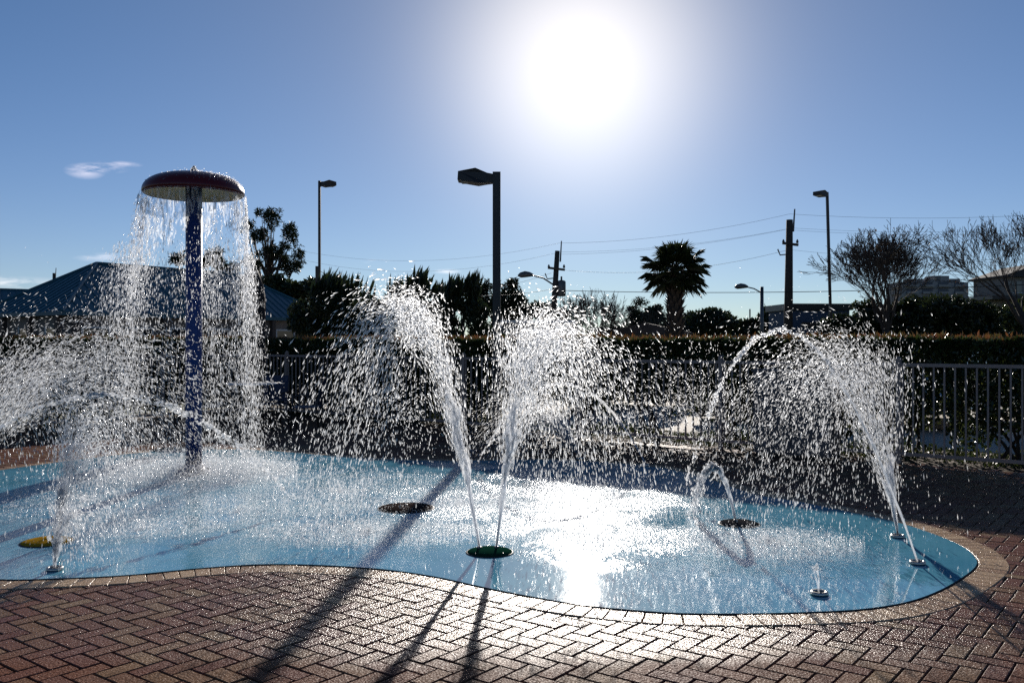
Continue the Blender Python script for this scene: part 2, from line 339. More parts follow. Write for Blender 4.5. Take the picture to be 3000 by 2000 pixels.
ca, sa = np.cos(R[:, 2]), np.sin(R[:, 2]); zz = RNG.normal(0, .0011, n); tx = RNG.normal(0, .004, (n, 2))
VX = R[:, 0, None] + PV[None, :, 0] * ca[:, None] - PV[None, :, 1] * sa[:, None]
VY = R[:, 1, None] + PV[None, :, 0] * sa[:, None] + PV[None, :, 1] * ca[:, None]
VZ = PV[None, :, 2] + zz[:, None] + tx[:, 0, None] * PV[None, :, 0] + tx[:, 1, None] * PV[None, :, 1]
Q = (np.array(PF)[None] + (np.arange(n) * 12)[:, None, None]).reshape(-1, 4)
np_mesh('pavers', np.stack([VX, VY, VZ], -1).reshape(-1, 3), Q, MAT['paver'], paving)['kind'] = 'stuff'

# tan soldier course round the pad, each brick its own
def offs(i, d): k = i % len(OUT); return OUT[k] + NRM[k] * d
mids = (OUT + np.roll(OUT, -1, 0)) / 2
nb = 0
for i in range(len(OUT)):
    m_ = mids[i]
    if m_[1] <= 0 or abs(m_[0] / m_[1]) > .62: continue
    p0, p1, p2, p3 = offs(i, .012), offs(i + 1, .012), offs(i + 1, .012 + .194), offs(i, .012 + .194)
    c = (p0 + p1 + p2 + p3) / 4; gp = .0035; tilt = random.gauss(0, .0008)
    def shrink(p, q, amt): d = q - p; l = np.linalg.norm(d); return p + d * amt / l
    q0, q1, q2, q3 = shrink(p0, p1, gp), shrink(p1, p0, gp), shrink(p2, p3, gp), shrink(p3, p2, gp)
    z = .004 + tilt; V = []
    for (inset, zz_) in ((0, -.04), (0, z - .003), (.004, z)):
        for p in (q0, q1, q2, q3):
            d = c - p; l = np.linalg.norm(d); p_ = p + d / l * inset * 1.4 - c; V.append((p_[0], p_[1], zz_))
    mb = MB().add(V, [(8, 9, 10, 11)] + [(k + a, k + (a + 1) % 4, k + 4 + (a + 1) % 4, k + 4 + a) for k in (0, 4) for a in range(4)])
    me = mb.mesh('border_paver'); me.materials.append(MAT['border'])
    bm = bmesh.new(); bm.from_mesh(me); bmesh.ops.recalc_face_normals(bm, faces=bm.faces); bm.to_mesh(me); bm.free()
    o = bpy.data.objects.new('border_paver', me); COL.objects.link(o); o.parent = paving; o.location = (c[0], c[1], 0); nb += 1
print('pavers', len(keep), 'border', nb, 'outline', len(OUT))

PZ = .010
n = len(OUT)
pad = MB().add([(x, y, PZ) for x, y in OUT], [tuple(range(n)) if area > 0 else tuple(range(n - 1, -1, -1))]).build('splash_pad', MAT['pad']); pad['kind'] = 'structure'
eo = OUT + NRM * .006
MB().add([(x, y, PZ - .0005) for x, y in OUT] + [(x, y, PZ - .004) for x, y in eo] + [(x, y, -.05) for x, y in eo],
    [(i + k * n, (i + 1) % n + k * n, (i + 1) % n + (k + 1) * n, i + (k + 1) * n) for k in (0, 1) for i in range(n)]).build('pad_edge', MAT['pad_edge'], pad)

# ------------------------------------------------------------------ fence
MAT['fence'] = mat('taupe_powder_coat', (.36, .25, .205), .6, spec=.1, noise=.08, nscale=8)
def fence(name, P0, dirv, length, label, first_post=0.0):
    root = empty(name, P0, math.atan2(dirv.y, dirv.x), label, 'fence', 'fence runs round the splash pad')
    sp = .1255; pk = MB().box((0, 0, .70), (.021, .021, 1.13)).mesh('picket'); pk.materials.append(MAT['fence'])
    ps = MB().box((0, 0, .68), (.06, .06, 1.38)); ps.lathe([(.036, 1.37), (.036, 1.385), (.0, 1.40)], 4); psm = ps.mesh('post'); psm.materials.append(MAT['fence'])
    MB().box((length / 2, 0, 1.292), (length, .036, .045)).build('top_rail', MAT['fence'], root)
    MB().box((length / 2, 0, .125), (length, .036, .045)).build('bottom_rail', MAT['fence'], root)
    np_ = int(length / sp)
    for k in range(np_ + 1):
        t = k * sp + .06
        if t > length: break
        if abs((t - first_post + 1.255) % 2.51 - 1.255) < .05: continue
        o = bpy.data.objects.new('picket', pk); COL.objects.link(o); o.parent = root; o.location = (t, 0, 0)
    t = first_post
    while t <= length + .01:
        if t >= -.01: o = bpy.data.objects.new('post', psm); COL.objects.link(o); o.parent = root; o.location = (t, 0, 0)
        t += 2.51
fence('fence', fl(-13.6), AX, 17.0, 'long taupe metal picket fence in front of the hedge with bare stems', (13.6 - .04) % 2.51)
fence('fence', fb(0.12), -BX, 11.0, 'shorter taupe picket fence run behind the mushroom fountain, in front of the blue-roofed house', 2.2)

# ------------------------------------------------------------------ foliage tools
def leaf_quads(P, size, asp=.45, up=None, jit=.35, out=None):
    """diamond leaves at points P; `up` biases the leaf's long axis"""
    n = len(P); d = RNG.normal(size=(n, 3))
    if up is not None: d = d * (1 - up[3]) + np.array(up[:3]) * up[3] * 1.5
    if out is not None: d = d + out
    d /= np.linalg.norm(d, axis=1)[:, None] + 1e-9
    a = np.cross(d, RNG.normal(size=(n, 3))); a /= np.linalg.norm(a, axis=1)[:, None] + 1e-9
    s = size * RNG.uniform(1 - jit, 1 + jit, n)[:, None]
    c = np.cross(d, a)
    V = np.stack([P, P + d * s * .5 + a * s * asp * .5 + c * s * .08, P + d * s, P + d * s * .5 - a * s * asp * .5 + c * s * .08], 1).reshape(-1, 3)
    return V, np.arange(n * 4).reshape(-1, 4)
def blob_points(lobes, n, fill=.55):
    """points through the outer shell of many ellipsoid lobes"""
    vol = np.array([l[3] * l[4] * l[5] for l in lobes]) ** .67; pr = vol / vol.sum(); k = RNG.choice(len(lobes), n, p=pr); Lb = np.array(lobes)[k]
    d = RNG.normal(size=(n, 3)); d /= np.linalg.norm(d, axis=1)[:, None]; r = (fill + (1 - fill) * RNG.random(n)) ** (1 / 1.5)
    return Lb[:, :3] + d * r[:, None] * Lb[:, 3:6]
def sub_lobes(lobes, k, rf=.38):
    out = []
    for (x, y, z, rx, ry, rz) in lobes:
        for _ in range(k):
            d = RNG.normal(size=3); d /= np.linalg.norm(d); q = RNG.uniform(.5, .95)
            f = RNG.uniform(.6, 1.25) * rf
            out.append((x + d[0] * rx * q, y + d[1] * ry * q, z + d[2] * rz * q, rx * f, ry * f, rz * f))
        out.append((x, y, z, rx * .6, ry * .6, rz * .6))
    return out
MAT['hedge'] = leaf_mat('hedge_leaf', (.022, .040, .010), (.060, .070, .018), .3, .5, .28)
MAT['hedge_tip'] = leaf_mat('hedge_tip_leaf', (.05, .05, .015), (.13, .05, .02), .45, .5, .25)
MAT['dark_leaf'] = leaf_mat('evergreen_leaf', (.012, .022, .008), (.035, .046, .014), .25, .4, .35)
MAT['pine'] = leaf_mat('pine_needle', (.012, .020, .008), (.035, .045, .018), .2, .2, .5)
MAT['palm'] = leaf_mat('palm_leaf', (.016, .026, .008), (.04, .05, .015), .22, .4, .35)
MAT['bark'] = mat('bark', (.045, .033, .025), .9, noise=.4, nscale=14, bump=.6, bscale=20)
MAT['twig'] = mat('twig_bark', (.06, .045, .035), .85)

# ------------------------------------------------------------------ hedge: rows of shrubs, stems below, clipped flat on top
def shrub(name, base, dirv, length, zlo, zhi, label, stems, n_leaf, depth=.95, group='shrubs of the clipped hedge'):
    root = empty(name, base, math.atan2(dirv.y, dirv.x), label, 'shrub', group)
    mb = MB()
    for k in range(stems):
        x0 = RNG.uniform(-.18, .18); x1 = RNG.uniform(-length * .48, length * .48); y1 = RNG.uniform(-depth * .4, depth * .4)
        p = [(x0, RNG.uniform(-.08, .08), -.02), (x0 * .7 + x1 * .3, y1 * .3, .38 * zlo + .1), (x1 * .7, y1 * .8, zlo + .15), (x1, y1, zhi - .2)]
        mb.tube(p, [.030, .022, .015, .006], 5)
        for _ in range(4):
            a = RNG.uniform(.35, .9); q = Vector(p[1]).lerp(Vector(p[2]), a); e = q + Vector((RNG.normal(0, .28), RNG.normal(0, .2), RNG.uniform(.15, .5)))
            mb.tube([q, (q + e) / 2 + Vector((RNG.normal(0, .04), 0, .02)), e], [.011, .008, .004], 4)
    mb.build('stems', MAT['bark'], root)
    m = int(n_leaf)
    x = RNG.uniform(-length / 2 * 1.06, length / 2 * 1.06, m); y = RNG.uniform(-depth / 2, depth / 2, m)
    zl = zlo + .16 * np.sin(x * 5.1 + base[0] * 3) + .13 * np.sin(x * 2.3 + base[1]) + RNG.normal(0, .07, m)
    t = RNG.random(m); z = zl + (zhi - zl) * t ** .8
    e = RNG.random(m) < .55                                    # leaves sit mostly in the outer skin
    sgn = np.sign(y); y = np.where(e, sgn * depth / 2 * (1 - .16 * RNG.random(m) ** 2), y); z = np.where(RNG.random(m) < .32, zhi - .10 * RNG.random(m) ** 2 + .02 * np.sin(x * 9), z)
    y += .05 * np.sin(x * 7 + z * 5); V, Q = leaf_quads(np.stack([x, y, z], 1), .078, .5, (0, 0, 1, .35))
    np_mesh('foliage', V, Q, MAT['hedge'], root)['kind'] = 'stuff'
    m = int(n_leaf * .10); x = RNG.uniform(-length / 2, length / 2, m); y = RNG.uniform(-depth / 2, depth / 2, m)
    z = zhi - .03 + RNG.random(m) ** 3 * .11
    V, Q = leaf_quads(np.stack([x, y, z], 1), .075, .32, (0, 0, 1, .55))
    np_mesh('new_growth', V, Q, MAT['hedge_tip'], root)['kind'] = 'stuff'
    return root
SP = 1.35
HL = {3: 'clipped hedge shrub with crossed bare stems in front of the house with the deck', 4: 'clipped hedge shrub with bare stems below the wide leafless tree', 5: 'dense hedge shrub, leafy to the ground, right behind the equipment cabinet',
      6: 'clipped hedge shrub with bare stems below the cobra-head street light', 7: 'clipped hedge shrub with leaning stems below the palm', 8: 'clipped hedge shrub with bare stems and bright concrete behind, below the low leafless shrub',
      9: 'clipped hedge shrub with bare stems just beside the big lamp post', 10: 'dense clipped hedge shrub between the big lamp post and the green disc jets', 11: 'dense clipped hedge shrub behind the left jet of the green disc',
      12: 'dense clipped hedge shrub in front of the feathery shrub and the big rounded shrub', 13: 'dense clipped hedge shrub in front of the big rounded dark shrub', 14: 'dense clipped hedge shrub between the big rounded shrub and the patio table', 15: 'dense clipped hedge shrub at the fence corner behind the patio table'}
for k in range(2, 16):
    t = 5.2 - SP * k
    zl_ = {3: .40, 4: .42, 5: .2, 6: .42, 7: .56, 8: .58, 9: .40}.get(k, .12); open_ = 3 <= k <= 9 and k != 5
    shrub('hedge_shrub', fl(t, .95), AX, SP, zl_, 1.585 + RNG.normal(0, .012), HL.get(k, 'clipped hedge shrub at the end of the long picket fence'), 5 if open_ else 3, 10500 if open_ else 15000)
HB_ = ['dense hedge shrub behind the patio chairs, at the end of the shorter fence', 'dense hedge shrub directly behind the blue pole of the mushroom fountain', 'dense hedge shrub in front of the corner porch post of the blue-roofed house', 'dense hedge shrub in front of the windows of the blue-roofed house', 'dense hedge shrub before the second grey-blue roof', 'last dense hedge shrub along the shorter fence']
for k in range(6):
    s = .1 + SP * k
    shrub('hedge_shrub', fb(s, .95), BX, SP, .12, 1.60 + RNG.normal(0, .012), HB_[k], 3, 13000, group='shrubs of the hedge by the house')
# low ground cover at the foot of the hedge
m = 15000; tt = RNG.uniform(-13, 6, m); of = RNG.uniform(.25, 1.75, m); hh = (RNG.random(m) ** 1.5) * .17 * (.55 + .45 * np.sin(tt * 2.7 + of * 2))
P = np.stack([FC.x + AX.x * tt + BX.x * of, FC.y + AX.y * tt + BX.y * of, np.maximum(hh, 0) - .01], 1)
V, Q = leaf_quads(P, .055, .5, (0, 0, 1, .4)); o = np_mesh('ground_cover', V, Q, MAT['hedge']); tag(o, 'low leafy ground cover growing at the foot of the hedge', 'ground cover', kind='stuff')

# taupe equipment cabinet in front of the fence
cp = fl(-1.30, -.30)
cab = empty('equipment_cabinet', cp, ang_a, 'plain taupe metal equipment cabinet standing against the picket fence', 'cabinet')
MAT['cab'] = mat('cabinet_paint', (.115, .088, .082), .5, noise=.06, nscale=4)
MB().box((0, 0, .62), (1.08, .40, 1.12)).build('body', MAT['cab'], cab)
MB().box((0, 0, 1.195), (1.12, .44, .03)).build('lid', MAT['cab'], cab)
MB().box((0, 0, .03), (1.02, .36, .06)).build('plinth', MAT['bed'], cab)
for sx in (-1, 1): MB().box((sx * .264, -.207, .62), (.515, .016, 1.06)).build('door', MAT['cab'], cab)
MB().box((.05, -.222, .66), (.02, .02, .14)).build('handle', MAT['fence'], cab)

# ------------------------------------------------------------------ mushroom fountain
MX, MY = g(568, 1388); MAT['blue'] = mat('blue_gloss_paint', (.016, .042, .17), .45, spec=.3, noise=.08, nscale=8)
MAT['red'] = mat('dark_red_gelcoat', (.11, .006, .008), .3, spec=.4); MAT['cream'] = mat('cream_gelcoat', (.62, .46, .22), .4)
MAT['steel'] = mat('brushed_steel', (.42, .40, .37), .3, metal=1, bump=.05, bscale=90); MAT['bolt'] = mat('bolt_steel', (.12, .12, .12), .4, metal=1)
mush = empty('mushroom_fountain', (MX, MY, PZ), 0, 'water mushroom with a dark red cap, cream underside and blue pole', 'fountain')
MB().lathe([(.096, 0), (.096, 3.50)], 28).build('pole', MAT['blue'], mush, True)
fl_ = MB().lathe([(.205, 0), (.205, .022), (.19, .032), (.125, .05), (.112, .10), (.097, .12)], 32).build('base_flange', MAT['blue'], mush, True)
for k in range(8):
    a = 2 * math.pi * k / 8 + .2; MB().lathe([(.018, .025), (.018, .055), (.010, .066)], 6, (.158 * math.cos(a), .158 * math.sin(a), 0)).build('bolt', MAT['bolt'], fl_)
RC = .592; prof = []
for k in range(15):
    a = k / 14 * math.pi / 2; prof.append((RC * math.cos(a) ** .72 if k < 14 else .001, 3.375 + .24 * math.sin(a) ** .9))
cap = MB().lathe(prof + [(.001, 3.597)] + [(max(r - .016, .001) * .985, z - .02) for r, z in prof[::-1]][1:], 56, closed=True).build('cap', MAT['red'], mush, True)
MB().lathe([(RC * .962, 3.362), (RC * .955, 3.40), (RC * .87, 3.49), (RC * .6, 3.535), (RC * .2, 3.56), (.10, 3.56), (.10, 3.556), (RC * .2, 3.554), (RC * .6, 3.528), (RC * .86, 3.482), (RC * .945, 3.395), (RC * .95, 3.362)], 56, closed=True).build('underside', MAT['cream'], mush, True)
MB().lathe([(.05, 3.58), (.05, 3.652), (.035, 3.655)], 20).build('outlet', MAT['steel'], mush, True)

# ------------------------------------------------------------------ discs and nozzles set in the pad
def disc(u, v, r, name, m, label, jets, h=.030):
    x, y = g(u, v); x *= 1 - PZ / CH; y *= 1 - PZ / CH
    o = empty('fountain_disc', (x, y, PZ), 0, label, 'fountain disc', 'domed fountain discs set in the pad')
    MB().lathe([(r, 0), (r, .006), (r * .96, .012), (r * .75, h * .72), (r * .4, h * .95), (.002, h)], 40).build('dome', m, o, True)
    MB().lathe([(r + .012, 0), (r + .012, .004), (r + .001, .005)], 40).build('rim', MAT['disc_rim'], o, True)
    for (dx, dy) in jets: MB().lathe([(.018, h * .6), (.018, h + .006), (.010, h + .008)], 14, (dx, dy, 0)).build('orifice', MAT['bolt'], o, True)
    for k in range(4):
        a = math.pi / 4 + k * math.pi / 2; MB().lathe([(.008, .008), (.008, .016), (.004, .019)], 6, (r * .86 * math.cos(a), r * .86 * math.sin(a), 0)).build('bolt', MAT['bolt'], o)
    return Vector((x, y, PZ))
MAT['green'] = mat('dark_green_gelcoat', (.006, .035, .022), .6, spec=0); MAT['yellow'] = mat('mustard_gelcoat', (.36, .20, .02), .7, spec=0); MAT['grey'] = mat('dark_grey_gelcoat', (.03, .03, .032), .7, spec=0); MAT['brown'] = mat('dark_brown_gelcoat', (.04, .028, .024), .7, spec=0)
MAT['disc_rim'] = mat('dark_gasket', (.02, .025, .03), .6, spec=.2)
D1 = disc(1435, 1617, .170, 'g', MAT['green'], 'dark green domed disc shooting two tall jets', [(-.08, .03), (.05, .04)])
D2 = disc(2165, 1534, .170, 'd', MAT['grey'], 'dark grey domed disc with one small arching stream', [(-.03, 0)])
D3 = disc(137, 1587, .185, 'y', MAT['yellow'], 'mustard yellow domed disc near the kerb of the pad', [(.08, .02)])
D4 = disc(1190, 1488, .26, 'b', MAT['brown'], 'wide dark brown domed disc crossed by the lamp post shadow', [(0, 0)])
def nozzle(u, v, label):
    x, y = g(u, v); x *= 1 - PZ / CH; y *= 1 - PZ / CH
    o = empty('nozzle', (x, y, PZ), 0, label, 'nozzle', 'ring nozzles set in the pad')
    MB().lathe([(.052, 0), (.056, .004), (.056, .018), (.050, .024), (.037, .024), (.034, .018), (.034, .002)], 28, closed=True).build('ring', MAT['steel'], o, True)
    MB().lathe([(.034, .002), (.034, .012), (.012, .014)], 20).build('jet_insert', MAT['bolt'], o, True)
    for k in range(3):
        a = k * 2.1 + .4; MB().lathe([(.005, .02), (.005, .026), (.003, .028)], 6, (.043 * math.cos(a), .043 * math.sin(a), 0)).build('screw', MAT['bolt'], o)
    return Vector((x, y, PZ + .02))
N1 = nozzle(160, 1669, 'steel ring nozzle throwing a short fan beside the mustard disc')
N2 = nozzle(2630, 1573, 'steel ring nozzle at the foot of the broad fan spray')
N3 = nozzle(2688, 1651, 'steel ring nozzle at the foot of the long thin arching jet')
N4 = nozzle(2400, 1741, 'steel ring nozzle with a low bubbling jet')
N5 = nozzle(1700, 1345, 'steel ring nozzle at the far edge of the pad under a cone of spray')
N6 = nozzle(1892, 1364, 'steel ring nozzle at the far edge of the pad with a thin slanting jet')

# ------------------------------------------------------------------ water
OCT = np.array([(1, 0, 0), (0, 1, 0), (-1, 0, 0), (0, -1, 0), (0, 0, 1), (0, 0, -1)], float)
OF = np.array([(0, 1, 4), (1, 2, 4), (2, 3, 4), (3, 0, 4), (1, 0, 5), (2, 1, 5), (3, 2, 5), (0, 3, 5)])
GR = 9.81
def drops(name, P, D, r, ln, parent, material='water'):
    """elongated drops at world points P along directions D"""
    n = len(P); D = D / (np.linalg.norm(D, axis=1)[:, None] + 1e-9)
    a = np.cross(D, np.array([.31, .95, .05])); a /= np.linalg.norm(a, axis=1)[:, None] + 1e-9; b = np.cross(D, a)
    rot = RNG.uniform(0, 1.57, n)[:, None]; a, b = a * np.cos(rot) + b * np.sin(rot), -a * np.sin(rot) + b * np.cos(rot)
    r = np.broadcast_to(r, n)[:, None, None]; ln = np.broadcast_to(ln, n)[:, None, None]
    V = P[:, None] + r * (OCT[None, :, 0:1] * a[:, None] + OCT[None, :, 1:2] * b[:, None]) + ln * OCT[None, :, 2:3] * D[:, None]
    if parent is not None: V = V - np.array(parent.location)
    Q = (OF[None] + (np.arange(n) * 6)[:, None, None]).reshape(-1, 3)
    return np_mesh(name, V.reshape(-1, 3), Q, MAT[material], parent, True)
def ballistic(base, v0, spread, n, t0=0.05, clus=5, cs=.06, t1=None, tpow=1.0, fan=None):
    """drops thrown from base; drops come in loose clusters"""
    n = int(n * 1.75) if n > 1200 else n
    k = max(1, n // clus); vv = np.array(v0) + RNG.normal(size=(k, 3)) * np.array(spread)
    if fan is not None: vv += np.array(fan)[None] * RNG.uniform(-1, 1, (k, 1))
    T = t1 if t1 else (vv[:, 2] + np.sqrt(np.maximum(vv[:, 2], .1) ** 2 + 2 * GR * .05)) / GR
    t = t0 + (T - t0) * RNG.random(k) ** tpow
    vv = np.repeat(vv, clus, 0); t = np.repeat(t, clus); m = len(t)
    t = np.maximum(t + RNG.normal(0, .022, m), .02); vv = vv + RNG.normal(0, cs, (m, 3)) * np.linalg.norm(vv, axis=1)[:, None] * .35
    P = np.array(base) + vv * t[:, None]; P[:, 2] -= .5 * GR * t * t; D = vv.copy(); D[:, 2] -= GR * t
    ok = P[:, 2] > PZ + .012; return P[ok], D[ok], t[ok]
def stream(name, base, v0, t_end, r0, r1, parent, strands=4, wob=.012, step=.012):
    mb = MB(); base = np.array(base)
    for s_ in range(strands):
        ph = RNG.uniform(0, 6.28, 4); o = RNG.normal(0, .006, 3); pts = []; rad = []
        for t in np.arange(0, t_end * RNG.uniform(.75, 1.05), step):
            p = base + np.array(v0) * t; p[2] -= .5 * GR * t * t; q = t / t_end
            p = p + o * (q * 3 + .4) + wob * q * np.array([math.sin(t * 61 + ph[0]), math.sin(t * 47 + ph[1]), math.sin(t * 53 + ph[2])])
            pts.append(p - np.array(parent.location)); rad.append((r0 + (r1 - r0) * q) * (1 + .45 * math.sin(t * 120 + ph[3]) * min(1, q * 3)) * (1 if strands == 1 else .7))
        mb.tube(pts, rad, 6)
    return mb.build(name, MAT['stream'], parent, True)
def jet(label, base, group=None): return empty('water_jet', base, 0, label, 'water jet', group)
def spray(parent, P, D, rm=.0042, el=2.6, sig=.35):
    if len(P) > 1200: rm *= .60; el *= 2.0; sig = .5
    r = rm * np.exp(np.clip(RNG.normal(0, sig, len(P)), -1.2, .8)); o = drops('droplets', P, D, r, r * el * RNG.uniform(.6, 1.35, len(P)), parent); o['kind'] = 'stuff'; return o

b1 = D1 + Vector((-.08, .03, .03)); j = jet('tall left jet of the green disc, leaning away from its twin and bursting into drops', b1)
v = (-.98, .25, 5.95); stream('stream', b1, v, .26, .011, .026, j, 6, .030)
P, D, t = ballistic(b1, v, (.20, .26, .17), 5200, .12, 5, .05); spray(j, P, D, .0045)
b2 = D1 + Vector((.05, .04, .03)); j = jet('tall right jet of the green disc, bursting into a wide plume of drops', b2)
v = (.66, .35, 5.65); stream('stream', b2, v, .24, .011, .030, j, 7, .034)
P, D, t = ballistic(b2, v, (.32, .36, .22), 6600, .12, 5, .05); spray(j, P, D, .0045)
j = jet('broad fan spray rising from a ring nozzle near the right end of the pad', N2)
v = (-.72, .45, 5.25); stream('stream', N2, (-.62, .3, 5.2), .13, .009, .03, j, 6, .03); stream('stream', N2, (-.95, .3, 5.2), .11, .007, .02, j, 4, .02)
P, D, t = ballistic(N2, v, (.42, .45, .32), 7000, .07, 4, .06, fan=(.35, 0, -.1)); spray(j, P, D, .0040)
j = jet('long thin jet arching inward over the pad from the end ring nozzle, breaking into beads', N3)
v = (-.93, 2.62, 5.72); stream('stream', N3, v, .34, .011, .010, j, 2, .006)
P, D, t = ballistic(N3, v, (.012, .012, .02), 460, .30, 4, .003); spray(j, P, D, .0095, 1.7, .3)
b6 = D2 + Vector((-.03, 0, .03)); j = jet('small arching stream of the dark grey disc', b6)
v = (-.50, .60, 2.95); stream('stream', b6, v, .33, .013, .016, j, 4, .02); stream('stream', b6, (-.44, .5, 2.9), .50, .010, .012, j, 2, .03)
P, D, t = ballistic(b6, v, (.04, .04, .05), 700, .22, 4, .012); spray(j, P, D, .008, 1.6, .4)
j = jet('low bubbling jet of the ring nozzle at the near edge of the pad', N4); v = (-.02, .02, 1.75); stream('stream', N4, v, .19, .006, .006, j, 2, .006)
P, D, t = ballistic(N4, (-.12, .0, 1.7), (.05, .05, .08), 90, .05, 3, .02); spray(j, P, D, .0035, 2.0)
j = jet('short flaring jet of the ring nozzle beside the mustard disc', N1); stream('stream', N1, (.10, .05, 2.75), .13, .008, .018, j, 6, .02)
P, D, t = ballistic(N1, (.28, .12, 2.7), (.26, .2, .3), 1500, .03, 4, .04); spray(j, P, D, .0036)
b9 = D3 + Vector((.08, .02, .03)); j = jet('ragged upright jet of the mustard yellow disc', b9); stream('stream', b9, (.25, .1, 3.5), .16, .012, .03, j, 6, .03)
P, D, t = ballistic(b9, (.42, .12, 3.9), (.26, .22, .45), 2600, .05, 4, .05); spray(j, P, D, .0046)
j = jet('cone of fine spray slanting off the far edge of the pad', N5)
P, D, t = ballistic(N5, (-1.75, -.2, 3.5), (.45, .45, .5), 4600, .05, 4, .05, tpow=1.7); spray(j, P, D, .0042, 2.8)
j = jet('thin slanting jet from the far edge of the pad', N6); v = (-2.35, -.2, 4.5); stream('stream', N6, v, .30, .012, .012, j, 2, .008)
P, D, t = ballistic(N6, v, (.02, .02, .03), 260, .26, 4, .004); spray(j, P, D, .010, 1.8, .3)
bl = Vector((-5.85, 8.9, PZ)); j = jet('long low arc of beads crossing behind the yellow disc and the blue pole', bl)
v = (4.15, -.42, 4.60); stream('stream', bl, v, .24, .014, .013, j, 2, .008)
P, D, t = ballistic(bl, v, (.02, .02, .03), 420, .22, 4, .004); spray(j, P, D, .0105, 2.0, .3)
bo = Vector((-6.1, 10.2, PZ)); j = jet('wide fine spray drifting in over the pad in front of the blue-roofed house', bo)
P, D, t = ballistic(bo, (2.1, -.1, 5.1), (.95, .6, .55), 9500, .15, 4, .06); spray(j, P, D, .0048, 2.8)
P, D, t = ballistic(Vector((-1.6, 10.5, PZ)), (.7, .1, 4.3), (.55, .6, .45), 900, .25, 3, .06)
j = jet('loose drifting drops between the mushroom fountain and the green disc', Vector((-1.6, 10.5, PZ))); spray(j, P, D, .0048, 2.6)
P, D, t = ballistic(Vector((2.2, 9.5, PZ)), (-.5, .3, 4.6), (1.2, .6, .7), 2300, .2, 3, .06)
j = jet('thin drifting drops behind the grey disc, in front of the equipment cabinet', Vector((2.2, 9.5, PZ))); spray(j, P, D, .0038, 2.6)

# water falling from the mushroom cap
j = empty('falling_water', (MX, MY, 3.4), 0, 'curtain of water pouring off the rim of the mushroom cap', 'water')
def rim(n, clus, h0, h1, t0, t1, tp=1.0, cs=.02, side=.45, lf=.35):
    k = max(1, n // clus); th = RNG.uniform(0, 2 * math.pi, k)
    sd = RNG.random(k) < side; th = np.where(sd, np.where(RNG.random(k) < .52, math.pi, 0) + RNG.normal(0, .42, k), th)
    th = th + .16 * np.sin(th * 5 + 1.0) + .08 * np.sin(th * 11); ho = RNG.uniform(h0, h1, k) * (1 + lf * np.maximum(0, -np.cos(th)))
    t = t0 + (t1 - t0) * RNG.random(k) ** tp
    th = np.repeat(th, clus) + RNG.normal(0, cs, k * clus); ho = np.repeat(ho, clus) * RNG.uniform(.85, 1.15, k * clus); t = np.maximum(np.repeat(t, clus) + RNG.normal(0, .02, k * clus), 0)
    vx = ho * np.cos(th) - .10; vy = ho * np.sin(th); P = np.stack([MX + (RC + .01) * np.cos(th) + vx * t, MY + (RC + .01) * np.sin(th) + vy * t, 3.39 - .3 * t - .5 * GR * t * t], 1)
    D = np.stack([vx, vy, -.3 - GR * t], 1); ok = P[:, 2] > PZ + .02; return P[ok], D[ok], t[ok]
def cap_sheet():
    nt_, nz_ = 260, 44; V = np.zeros((nz_, nt_, 3)); th = np.linspace(0, 2 * math.pi, nt_, endpoint=False)
    lim = .40 + .16 * np.sin(th * 3 + .5) + .13 * np.sin(th * 7 + 2) + .10 * np.sin(th * 17) + .09 * RNG.random(nt_)
    for i in range(nz_):
        q = i / (nz_ - 1); wob = .010 * q * (np.sin(th * 23 + q * 9) + np.sin(th * 41 - q * 13) * .6 + np.sin(th * 9 + q * 17))
        rad = RC - .004 + .05 * q + wob; V[i] = np.stack([rad * np.cos(th) - .06 * q * q, rad * np.sin(th), -.02 - .80 * q ** 1.15 + 0 * th], 1)
    Fq = []
    for i in range(nz_ - 1):
        q = i / (nz_ - 1)
        for k in range(nt_):
            if q < lim[k] * 1.25 and RNG.random() > (q * .55) ** 2: Fq.append((i * nt_ + k, i * nt_ + (k + 1) % nt_, (i + 1) * nt_ + (k + 1) % nt_, (i + 1) * nt_ + k))
    return V.reshape(-1, 3), np.array(Fq)
